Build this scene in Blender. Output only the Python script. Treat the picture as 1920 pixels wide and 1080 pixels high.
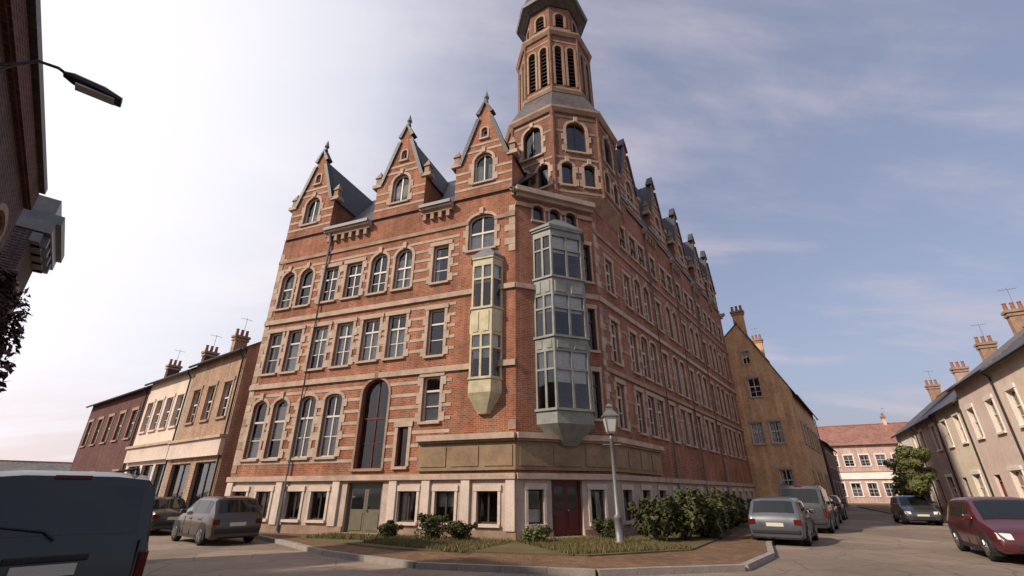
import bpy, math, random
from mathutils import Vector, Matrix
from mathutils.geometry import tessellate_polygon
R = math.radians
random.seed(7)
for o in list(bpy.data.objects): bpy.data.objects.remove(o)
scene = bpy.context.scene
COL = scene.collection

# ------------------------------------------------------------------ camera
cam_d = bpy.data.cameras.new('camera'); cam = bpy.data.objects.new('camera', cam_d); COL.objects.link(cam)
cam.location = (0, 0, 1.6); cam.rotation_euler = (R(90 + 24.1), 0, 0)
cam_d.sensor_width = 36; cam_d.lens = 860 / 1920 * 36; cam_d.clip_end = 3000; cam_d.clip_start = .05
scene.camera = cam

# ------------------------------------------------------------------ sun and sky
SUN_AZ, SUN_EL = R(-118), R(36)          # azimuth measured clockwise from +Y (the view direction)
SD = Vector((math.sin(SUN_AZ) * math.cos(SUN_EL), math.cos(SUN_AZ) * math.cos(SUN_EL), math.sin(SUN_EL)))
sun_d = bpy.data.lights.new('sun', 'SUN'); sun_d.energy = 4.4; sun_d.angle = R(1.5); sun_d.color = (1, .84, .68)
sun = bpy.data.objects.new('sun', sun_d); COL.objects.link(sun)
sun.rotation_euler = (-SD).to_track_quat('-Z', 'Y').to_euler(); sun.location = SD * 80
w = bpy.data.worlds.new('World'); scene.world = w; w.use_nodes = True
nt = w.node_tree; N = nt.nodes; LK = nt.links; N.clear()
def nn(t, **kw):
    n = N.new(t)
    for k, v in kw.items(): setattr(n, k, v)
    return n
out = nn('ShaderNodeOutputWorld'); bg = nn('ShaderNodeBackground'); bg.inputs[1].default_value = .105
sky = nn('ShaderNodeTexSky', sky_type='NISHITA'); sky.sun_disc = False
sky.sun_elevation = SUN_EL; sky.sun_rotation = SUN_AZ; sky.air_density = 1.0; sky.dust_density = 3.0; sky.ozone_density = 1.0
tc = nn('ShaderNodeTexCoord')
def vmath(op, a, b=None):
    n = nn('ShaderNodeVectorMath', operation=op)
    LK.new(a, n.inputs[0])
    if b is not None:
        if isinstance(b, tuple): n.inputs[1].default_value = b
        else: LK.new(b, n.inputs[1])
    return n
def smath(op, a, b, clamp=False):
    n = nn('ShaderNodeMath', operation=op); n.use_clamp = clamp
    for i, v in enumerate((a, b)):
        if isinstance(v, (int, float)): n.inputs[i].default_value = v
        else: LK.new(v, n.inputs[i])
    return n.outputs[0]
def mrange(v, a, b, c, d):
    n = nn('ShaderNodeMapRange', interpolation_type='SMOOTHSTEP'); LK.new(v, n.inputs[0])
    for i, x in enumerate((a, b, c, d)): n.inputs[i + 1].default_value = x
    return n.outputs[0]
sep = nn('ShaderNodeSeparateXYZ'); LK.new(tc.outputs['Generated'], sep.inputs[0])
den = smath('ADD', smath('MAXIMUM', sep.outputs[2], 0.0), .16)
comb = nn('ShaderNodeCombineXYZ')
LK.new(smath('DIVIDE', sep.outputs[0], den), comb.inputs[0]); LK.new(smath('DIVIDE', sep.outputs[1], den), comb.inputs[1])
def noise(scale, detail, vec, rough=.55, dist=0):
    n = nn('ShaderNodeTexNoise'); n.inputs['Scale'].default_value = scale; n.inputs['Detail'].default_value = detail
    n.inputs['Roughness'].default_value = rough; n.inputs['Distortion'].default_value = dist; LK.new(vec, n.inputs['Vector']); return n.outputs['Fac']
VD = (-.8925, .157, .4226)                               # where the bright cloud bank stands, left of the view
stretch = vmath('MULTIPLY', comb.outputs[0], (.55, 1.5, 1))
n1 = noise(.85, 6, stretch.outputs[0], .55, .4)
dots = vmath('DOT_PRODUCT', tc.outputs['Generated'], VD).outputs['Value']
veil = mrange(dots, .32, .96, 0, 1)                    # thin bright cloud veil thickening towards the sun
cover = veil
low = mrange(sep.outputs[2], .0, .42, .72, .5)           # hazy towards the horizon
cover = smath('ADD', cover, low, True)
ccol = nn('ShaderNodeMix', data_type='RGBA'); LK.new(veil, ccol.inputs[0])
ccol.inputs[6].default_value = (3.3, 3.75, 5.2, 1); ccol.inputs[7].default_value = (10.2, 10.0, 10.6, 1)
warm = nn('ShaderNodeMix', data_type='RGBA', blend_type='MULTIPLY'); warm.inputs[0].default_value = 1
LK.new(ccol.outputs[2], warm.inputs[6])
wr = nn('ShaderNodeMix', data_type='RGBA'); LK.new(mrange(sep.outputs[2], 0, .22, 0, 1), wr.inputs[0])
wr.inputs[6].default_value = (1.0, .84, .76, 1); wr.inputs[7].default_value = (1, 1, 1, 1)
LK.new(wr.outputs[2], warm.inputs[7])
skyd = nn('ShaderNodeMix', data_type='RGBA', blend_type='MULTIPLY'); skyd.inputs[0].default_value = 1
LK.new(sky.outputs[0], skyd.inputs[6]); skyd.inputs[7].default_value = (1.8, 1.55, 1.5, 1)
mixs = nn('ShaderNodeMix', data_type='RGBA'); LK.new(cover, mixs.inputs[0]); LK.new(skyd.outputs[2], mixs.inputs[6]); LK.new(warm.outputs[2], mixs.inputs[7])
n2 = noise(1.9, 7, vmath('MULTIPLY', comb.outputs[0], (.45, 1.1, 1)).outputs[0], .6, .6)
streak = smath('MULTIPLY', mrange(smath('ADD', smath('MULTIPLY', n1, .6), smath('MULTIPLY', n2, .4)), .45, .62, 0, 1), .85)
mixc = nn('ShaderNodeMix', data_type='RGBA'); LK.new(streak, mixc.inputs[0]); LK.new(mixs.outputs[2], mixc.inputs[6])
ccl = nn('ShaderNodeMix', data_type='RGBA'); LK.new(veil, ccl.inputs[0]); ccl.inputs[6].default_value = (5.9, 5.3, 6.1, 1); ccl.inputs[7].default_value = (10.4, 10.2, 10.6, 1)
LK.new(ccl.outputs[2], mixc.inputs[7])
LK.new(mixc.outputs[2], bg.inputs[0]); LK.new(bg.outputs[0], out.inputs[0])
vs = scene.view_settings; vs.view_transform = 'Standard'; vs.look = 'None'; vs.gamma = 1; vs.use_curve_mapping = False; vs.exposure = 0.0

# ------------------------------------------------------------------ materials
MATS = {}
def new_mat(name):
    m = bpy.data.materials.new(name); m.use_nodes = True; t = m.node_tree; t.nodes.clear()
    o = t.nodes.new('ShaderNodeOutputMaterial'); p = t.nodes.new('ShaderNodeBsdfPrincipled'); t.links.new(p.outputs[0], o.inputs[0])
    MATS[name] = m
    return m, t, p
def nd(t, typ, **kw):
    n = t.nodes.new(typ)
    for k, v in kw.items():
        if k.startswith('_'): setattr(n, k[1:], v)
        else: n.inputs[k.replace('__', ' ')].default_value = v
    return n
def rgba(c): return (c[0], c[1], c[2], 1)
def var(t, col, vec, scale=3., amt=.35, detail=5):
    """multiply a colour by noise around 1"""
    ns = nd(t, 'ShaderNodeTexNoise', Scale=scale, Detail=detail, Roughness=.65); t.links.new(vec, ns.inputs['Vector'])
    mr = nd(t, 'ShaderNodeMapRange'); t.links.new(ns.outputs['Fac'], mr.inputs[0])
    mr.inputs[1].default_value = .25; mr.inputs[2].default_value = .75; mr.inputs[3].default_value = 1 - amt; mr.inputs[4].default_value = 1 + amt
    mx = nd(t, 'ShaderNodeMix', _data_type='RGBA', _blend_type='MULTIPLY'); mx.inputs[0].default_value = 1
    if isinstance(col, tuple): mx.inputs[6].default_value = rgba(col)
    else: t.links.new(col, mx.inputs[6])
    t.links.new(mr.outputs[0], mx.inputs[7])
    return mx.outputs[2], ns
def plain(name, col, rough=.7, scale=2.5, amt=.22, bump=.15, bscale=30, metal=0, spec=.3, amt2=.12, coord='Object'):
    m, t, p = new_mat(name)
    c = t.nodes.new('ShaderNodeTexCoord'); v = c.outputs[coord]
    a, _ = var(t, col, v, scale, amt); b, ns = var(t, a, v, scale * 9, amt2)
    t.links.new(b, p.inputs['Base Color']); p.inputs['Roughness'].default_value = rough; p.inputs['Metallic'].default_value = metal
    p.inputs['Specular IOR Level'].default_value = spec
    if bump:
        n2 = nd(t, 'ShaderNodeTexNoise', Scale=bscale, Detail=4); t.links.new(v, n2.inputs['Vector'])
        bp = nd(t, 'ShaderNodeBump', Strength=bump, Distance=.02); t.links.new(n2.outputs['Fac'], bp.inputs['Height']); t.links.new(bp.outputs[0], p.inputs['Normal'])
    return m
def brick(name, c1, c2, mortar, bw=.22, bh=.072, ms=.011, amt=.3):
    m, t, p = new_mat(name)
    uv = t.nodes.new('ShaderNodeUVMap')
    br = nd(t, 'ShaderNodeTexBrick', Scale=1, Color1=rgba(c1), Color2=rgba(c2), Mortar=rgba(mortar))
    br.inputs['Mortar Size'].default_value = ms; br.inputs['Brick Width'].default_value = bw; br.inputs['Row Height'].default_value = bh; br.inputs['Bias'].default_value = 0
    t.links.new(uv.outputs[0], br.inputs['Vector'])
    co = t.nodes.new('ShaderNodeTexCoord')
    a, _ = var(t, br.outputs['Color'], co.outputs['Object'], .45, amt)
    b, _ = var(t, a, co.outputs['Object'], 4, .18)
    # soot streaks running down the wall
    mp = nd(t, 'ShaderNodeMapping'); mp.inputs['Scale'].default_value = (2.2, 2.2, .18); t.links.new(co.outputs['Object'], mp.inputs[0])
    d, _ = var(t, b, mp.outputs[0], 1.2, .34)
    t.links.new(d, p.inputs['Base Color']); p.inputs['Roughness'].default_value = .88; p.inputs['Specular IOR Level'].default_value = .2
    bp = nd(t, 'ShaderNodeBump', Strength=.5, Distance=.012, _invert=True); t.links.new(br.outputs['Fac'], bp.inputs['Height']); t.links.new(bp.outputs[0], p.inputs['Normal'])
    return m
def slate(name, col, bw=.3, bh=.22, amt=.35, rough=.55):
    m, t, p = new_mat(name)
    uv = t.nodes.new('ShaderNodeUVMap')
    c2 = tuple(x * .62 for x in col); mo = tuple(x * .25 for x in col)
    br = nd(t, 'ShaderNodeTexBrick', Scale=1, Color1=rgba(col), Color2=rgba(c2), Mortar=rgba(mo))
    br.inputs['Mortar Size'].default_value = .012; br.inputs['Brick Width'].default_value = bw; br.inputs['Row Height'].default_value = bh
    t.links.new(uv.outputs[0], br.inputs['Vector'])
    co = t.nodes.new('ShaderNodeTexCoord')
    a, _ = var(t, br.outputs['Color'], co.outputs['Object'], .6, amt)
    b, _ = var(t, a, co.outputs['Object'], 6, .2)
    t.links.new(b, p.inputs['Base Color']); p.inputs['Roughness'].default_value = rough
    sx = t.nodes.new('ShaderNodeSeparateXYZ'); t.links.new(uv.outputs[0], sx.inputs[0])
    md = nd(t, 'ShaderNodeMath', _operation='FRACT'); dv = nd(t, 'ShaderNodeMath', _operation='DIVIDE'); dv.inputs[1].default_value = bh
    t.links.new(sx.outputs[1], dv.inputs[0]); t.links.new(dv.outputs[0], md.inputs[0])
    bp = nd(t, 'ShaderNodeBump', Strength=.6, Distance=.03, _invert=True); t.links.new(md.outputs[0], bp.inputs['Height']); t.links.new(bp.outputs[0], p.inputs['Normal'])
    return m
def glass(name, tint=(.9, .95, .95), refl=1.0):
    m = bpy.data.materials.new(name); m.use_nodes = True; t = m.node_tree; t.nodes.clear(); MATS[name] = m
    o = t.nodes.new('ShaderNodeOutputMaterial')
    tr = nd(t, 'ShaderNodeBsdfTransparent', Color=rgba(tint)); gl = nd(t, 'ShaderNodeBsdfGlossy', Color=(1, 1, 1, 1), Roughness=.03)
    fr = nd(t, 'ShaderNodeFresnel', IOR=1.5)
    ml = nd(t, 'ShaderNodeMath', _operation='MULTIPLY_ADD'); ml.inputs[1].default_value = 1.15 * refl; ml.inputs[2].default_value = .03; ml.use_clamp = True
    co = t.nodes.new('ShaderNodeTexCoord'); ns = nd(t, 'ShaderNodeTexNoise', Scale=1.7, Detail=1); t.links.new(co.outputs['Object'], ns.inputs['Vector'])
    bp = nd(t, 'ShaderNodeBump', Strength=.12, Distance=.05); t.links.new(ns.outputs['Fac'], bp.inputs['Height'])
    t.links.new(bp.outputs[0], gl.inputs['Normal'])
    t.links.new(fr.outputs[0], ml.inputs[0]); mx = t.nodes.new('ShaderNodeMixShader')
    t.links.new(ml.outputs[0], mx.inputs[0]); t.links.new(tr.outputs[0], mx.inputs[1]); t.links.new(gl.outputs[0], mx.inputs[2]); t.links.new(mx.outputs[0], o.inputs[0])
    return m
def paint(name, col, rough=.3, coat=.6, metal=.0):
    m, t, p = new_mat(name)
    c = t.nodes.new('ShaderNodeTexCoord'); a, ns = var(t, col, c.outputs['Object'], 3, .15)
    t.links.new(a, p.inputs['Base Color']); p.inputs['Metallic'].default_value = metal
    p.inputs['Coat Weight'].default_value = coat; p.inputs['Coat Roughness'].default_value = .06
    mr = nd(t, 'ShaderNodeMapRange'); t.links.new(ns.outputs['Fac'], mr.inputs[0]); mr.inputs[3].default_value = rough * .7; mr.inputs[4].default_value = rough * 1.4
    t.links.new(mr.outputs[0], p.inputs['Roughness'])
    return m
def leafmat(name, c1, c2):
    m, t, p = new_mat(name)
    g = t.nodes.new('ShaderNodeNewGeometry'); mx = nd(t, 'ShaderNodeMix', _data_type='RGBA')
    t.links.new(g.outputs['Random Per Island'], mx.inputs[0]); mx.inputs[6].default_value = rgba(c1); mx.inputs[7].default_value = rgba(c2)
    t.links.new(mx.outputs[2], p.inputs['Base Color']); p.inputs['Roughness'].default_value = .6; p.inputs['Specular IOR Level'].default_value = .25
    p.inputs['Subsurface Weight'].default_value = 0
    return m
brick('brick_main', (.36, .115, .052), (.22, .068, .036), (.31, .215, .155), amt=.42)
brick('brick_tower', (.25, .095, .05), (.165, .062, .036), (.23, .17, .135), amt=.4)
brick('brick_tan', (.36, .20, .115), (.27, .145, .085), (.42, .36, .29))
brick('brick_wine', (.12, .040, .034), (.085, .03, .027), (.15, .11, .10))
brick('brick_orange', (.66, .38, .17), (.55, .29, .12), (.58, .46, .33))
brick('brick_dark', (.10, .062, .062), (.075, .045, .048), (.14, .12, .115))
brick('brick_pink', (.50, .31, .25), (.44, .26, .21), (.56, .50, .45))
brick('paver', (.20, .118, .068), (.14, .085, .05), (.10, .07, .05), .2, .1, .008)
plain('stone', (.43, .325, .25), .85, 1.6, .34, .25, 25)
plain('stone_warm', (.32, .22, .16), .85, 1.6, .36, .25, 25)
plain('render_pale', (.48, .38, .315), .9, 1.1, .28, .2, 18)
plain('render_cream', (.78, .67, .54), .85, .7, .18, .2, 18)
plain('render_pink', (.74, .60, .53), .85, .5, .14, .2, 18)
plain('render_white', (.82, .76, .69), .85, .7, .16, .2, 18)
plain('render_trim', (.60, .50, .425), .85, 1.2, .22, .2, 18)
plain('render_tan', (.64, .53, .43), .85, .8, .2, .2, 18)
plain('fascia_wood', (.25, .17, .10), .55, 1.8, .35, .15, 20)
plain('oriel_grey', (.23, .24, .215), .55, 2.2, .32, .08, 20)
plain('oriel_cream', (.50, .45, .29), .55, 2.2, .3, .08, 20)
plain('frame_white', (.62, .58, .52), .45, 2, .1, .05, 20)
plain('frame_dark', (.06, .045, .04), .45, 2, .2, .05, 20)
plain('frame_red', (.10, .028, .020), .45, 2, .2, .05, 20)
plain('door_olive', (.16, .145, .10), .45, 2, .2, .05, 20)
plain('door_red', (.12, .03, .025), .4, 2, .2, .05, 20)
plain('curtain', (.78, .72, .64), .9, 5, .2, 0)
plain('lead', (.16, .17, .18), .5, 3, .2, .1, 15)
plain('iron', (.035, .035, .037), .45, 6, .2, .1, 40)
plain('post_grey', (.19, .19, .185), .45, 6, .2, .1, 40, .3)
plain('lamp_glass', (.55, .56, .52), .15, 4, .05, 0)
plain('asphalt', (.235, .185, .146), .9, .3, .3, .5, 60, amt2=.14)
def asphalt_patches():
    m = MATS['asphalt']; t = m.node_tree; p = [n for n in t.nodes if n.type == 'BSDF_PRINCIPLED'][0]; src = p.inputs['Base Color'].links[0].from_socket
    co = t.nodes.new('ShaderNodeTexCoord'); vo = nd(t, 'ShaderNodeTexVoronoi', Scale=.16, _distance='CHEBYCHEV'); t.links.new(co.outputs['Object'], vo.inputs['Vector'])
    sx = t.nodes.new('ShaderNodeSeparateColor'); t.links.new(vo.outputs['Color'], sx.inputs[0])
    mr = nd(t, 'ShaderNodeMapRange'); t.links.new(sx.outputs[0], mr.inputs[0]); mr.inputs[3].default_value = .80; mr.inputs[4].default_value = 1.16
    mx = nd(t, 'ShaderNodeMix', _data_type='RGBA', _blend_type='MULTIPLY'); mx.inputs[0].default_value = 1; t.links.new(src, mx.inputs[6]); t.links.new(mr.outputs[0], mx.inputs[7])
    ns = nd(t, 'ShaderNodeTexNoise', Scale=.55, Detail=8, Roughness=.7); t.links.new(co.outputs['Object'], ns.inputs['Vector'])
    ve = nd(t, 'ShaderNodeTexVoronoi', Scale=.8, _feature='DISTANCE_TO_EDGE'); 
    ad = nd(t, 'ShaderNodeMix', _data_type='RGBA'); ad.inputs[0].default_value = .25; t.links.new(co.outputs['Object'], ad.inputs[6]); t.links.new(ns.outputs['Color'], ad.inputs[7]); t.links.new(ad.outputs[2], ve.inputs['Vector'])
    cr = nd(t, 'ShaderNodeMapRange'); t.links.new(ve.outputs['Distance'], cr.inputs[0]); cr.inputs[1].default_value = .0; cr.inputs[2].default_value = .016; cr.inputs[3].default_value = .55; cr.inputs[4].default_value = 1
    m2 = nd(t, 'ShaderNodeMix', _data_type='RGBA', _blend_type='MULTIPLY'); m2.inputs[0].default_value = 1; t.links.new(mx.outputs[2], m2.inputs[6]); t.links.new(cr.outputs[0], m2.inputs[7])
    t.links.new(m2.outputs[2], p.inputs['Base Color'])
asphalt_patches()
plain('kerbstone', (.26, .23, .20), .85, 2, .25, .3, 30)
plain('soil', (.11, .075, .045), .95, 1.2, .35, .6, 20)
plain('turf', (.115, .09, .042), .95, 1.0, .3, .6, 30)
plain('earth', (.15, .13, .10), .95, .05, .3, 0)
plain('bark', (.07, .05, .038), .9, 6, .3, .6, 18)
plain('mark_white', (.55, .53, .49), .8, 3, .25, .2, 40)
plain('clay_pot', (.30, .13, .075), .8, 4, .2, .1, 30)
plain('louvre', (.11, .09, .075), .7, 4, .25, .1, 30)
slate('slate', (.062, .058, .066)); slate('slate_brown', (.105, .085, .078)); slate('tile_red', (.36, .17, .12), .26, .2); slate('tile_grey', (.17, .145, .135), .26, .2)
glass('glass'); plain('car_glass', (.012, .015, .015), .04, 3, .1, 0, spec=.6)
plain('rubber', (.02, .02, .02), .85, 8, .2, .2, 40); plain('rim_metal', (.35, .35, .36), .3, 8, .1, 0, metal=.9)
plain('plastic_dark', (.025, .025, .027), .55, 8, .15, .1, 60); plain('lens_red', (.10, .012, .01), .15, 8, .1, 0); plain('lens_clear', (.6, .6, .58), .1, 8, .1, 0)
plain('plate', (.6, .58, .5), .4, 8, .05, 0)
paint('paint_black', (.016, .020, .020)); paint('paint_teal', (.010, .017, .013), .35, .35); paint('paint_wine', (.075, .012, .016)); paint('paint_silver', (.21, .21, .235), .3, .5, .4); paint('paint_slate', (.075, .085, .10), .3, .5, .1)
paint('paint_graphite', (.055, .06, .064), .3, .6, .3); paint('paint_brown', (.05, .035, .028)); paint('paint_white', (.6, .58, .56))
leafmat('leaf_dark', (.045, .055, .016), (.085, .085, .03)); leafmat('leaf_green', (.075, .095, .03), (.15, .15, .055)); leafmat('leaf_plum', (.045, .026, .028), (.085, .045, .045)); leafmat('leaf_grass', (.085, .09, .025), (.20, .15, .07))

# ------------------------------------------------------------------ mesh helpers
class MB:
    def __init__(s): s.v = []; s.f = []
    def poly(s, pts):
        i = len(s.v); s.v += [tuple(p) for p in pts]; s.f.append(tuple(range(i, i + len(pts)))); return s
    def box(s, x0, x1, y0, y1, z0, z1):
        i = len(s.v); s.v += [(x0,y0,z0),(x1,y0,z0),(x1,y1,z0),(x0,y1,z0),(x0,y0,z1),(x1,y0,z1),(x1,y1,z1),(x0,y1,z1)]
        s.f += [tuple(i + k for k in q) for q in ((0,3,2,1),(4,5,6,7),(0,1,5,4),(1,2,6,5),(2,3,7,6),(3,0,4,7))]; return s
    def hexa(s, p):
        i = len(s.v); s.v += [tuple(q) for q in p]
        s.f += [tuple(i + k for k in q) for q in ((0,3,2,1),(4,5,6,7),(0,1,5,4),(1,2,6,5),(2,3,7,6),(3,0,4,7))]; return s
    def prism(s, pts, y0, y1):           # polygon in x,z extruded along y (may be concave)
        tris = tessellate_polygon([[Vector((p[0], p[1], 0)) for p in pts]]); n = len(pts); i = len(s.v)
        s.v += [(p[0], y0, p[1]) for p in pts] + [(p[0], y1, p[1]) for p in pts]
        for t in tris: s.f.append((i+t[0], i+t[1], i+t[2])); s.f.append((i+n+t[2], i+n+t[1], i+n+t[0]))
        for k in range(n): a, b = k, (k+1) % n; s.f.append((i+a, i+b, i+n+b, i+n+a))
        return s
    def flat(s, pts, z0, z1):            # polygon in x,y extruded along z
        tris = tessellate_polygon([[Vector((p[0], p[1], 0)) for p in pts]]); n = len(pts); i = len(s.v)
        s.v += [(p[0], p[1], z0) for p in pts] + [(p[0], p[1], z1) for p in pts]
        for t in tris: s.f.append((i+n+t[0], i+n+t[1], i+n+t[2])); s.f.append((i+t[2], i+t[1], i+t[0]))
        for k in range(n): a, b = k, (k+1) % n; s.f.append((i+a, i+b, i+n+b, i+n+a))
        return s
    def rings(s, rs, cap=True, closed=True):
        i = len(s.v); n = len(rs[0])
        for r in rs: s.v += [tuple(p) for p in r]
        for j in range(len(rs)-1):
            for k in range(n): a, b = k, (k+1) % n; s.f.append((i+j*n+a, i+j*n+b, i+(j+1)*n+b, i+(j+1)*n+a))
        if cap: s.f.append(tuple(i+k for k in range(n))[::-1]); s.f.append(tuple(i+(len(rs)-1)*n+k for k in range(n)))
        return s
    def lathe(s, prof, n=10, c=(0,0), rot=0):
        return s.rings([[(c[0]+r*math.cos(rot+2*math.pi*k/n), c[1]+r*math.sin(rot+2*math.pi*k/n), z) for k in range(n)] for r, z in prof])
    def tube(s, pts, rad, n=8):
        rs = []; pts = [Vector(p) for p in pts]
        for j, p in enumerate(pts):
            d = (pts[min(j+1, len(pts)-1)] - pts[max(j-1, 0)]).normalized()
            a = d.cross(Vector((0,0,1))); a = Vector((1,0,0)) if a.length < 1e-3 else a.normalized(); b = d.cross(a)
            r = rad[j] if isinstance(rad, (list, tuple)) else rad
            rs.append([p + (a*math.cos(2*math.pi*k/n) + b*math.sin(2*math.pi*k/n))*r for k in range(n)])
        return s.rings(rs)
    def mesh(s, name, mats, smooth=False, fmat=None):
        m = bpy.data.meshes.new(name); m.from_pydata(s.v, [], s.f)
        for k in (mats if isinstance(mats, (list, tuple)) else [mats]): m.materials.append(MATS[k])
        uv = m.uv_layers.new(name='UVMap')
        data = [0.0] * (2 * len(m.loops))
        for p in m.polygons:
            n = p.normal
            if abs(n.z) > .98: e1, e2 = Vector((1,0,0)), Vector((0,1,0))
            else:
                e1 = Vector((-n.y, n.x, 0)).normalized(); e2 = n.cross(e1)
            for li in p.loop_indices:
                c = m.vertices[m.loops[li].vertex_index].co
                data[2*li] = c.dot(e1); data[2*li+1] = c.dot(e2)
        uv.data.foreach_set('uv', data)
        if smooth: m.polygons.foreach_set('use_smooth', [True]*len(m.polygons))
        return m
def link(name, mesh, parent=None, loc=(0,0,0), rz=0):
    o = bpy.data.objects.new(name, mesh); COL.objects.link(o); o.parent = parent; o.location = loc; o.rotation_euler = (0,0,rz); return o
def build(mb, name, mat, parent=None, loc=(0,0,0), rz=0, smooth=False): return link(name, mb.mesh(name, mat, smooth), parent, loc, rz)
def tag(o, label=None, cat=None, group=None, kind=None):
    if label: o['label'] = label
    if cat: o['category'] = cat
    if group: o['group'] = group
    if kind: o['kind'] = kind
    return o
def thing(name, label, cat, loc=(0,0,0), rz=0, group=None): return tag(link(name, None, None, loc, rz), label, cat, group)
def bevel(o, wd=.02, seg=2):
    b = o.modifiers.new('bevel', 'BEVEL'); b.width = wd; b.segments = seg; b.limit_method = 'ANGLE'; b.angle_limit = R(30); return o
CACHE = {}
def cached(key, fn):
    if key not in CACHE: CACHE[key] = fn()
    return CACHE[key]
def arc_pts(x0, x1, z, rise, n=10):
    """points from (x1,z) over the arch to (x0,z), exclusive of both ends"""
    xc, hw = (x0+x1)/2, (x1-x0)/2
    return [(xc + hw*math.cos(math.pi*k/n), z + rise*math.sin(math.pi*k/n)) for k in range(1, n)]

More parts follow.
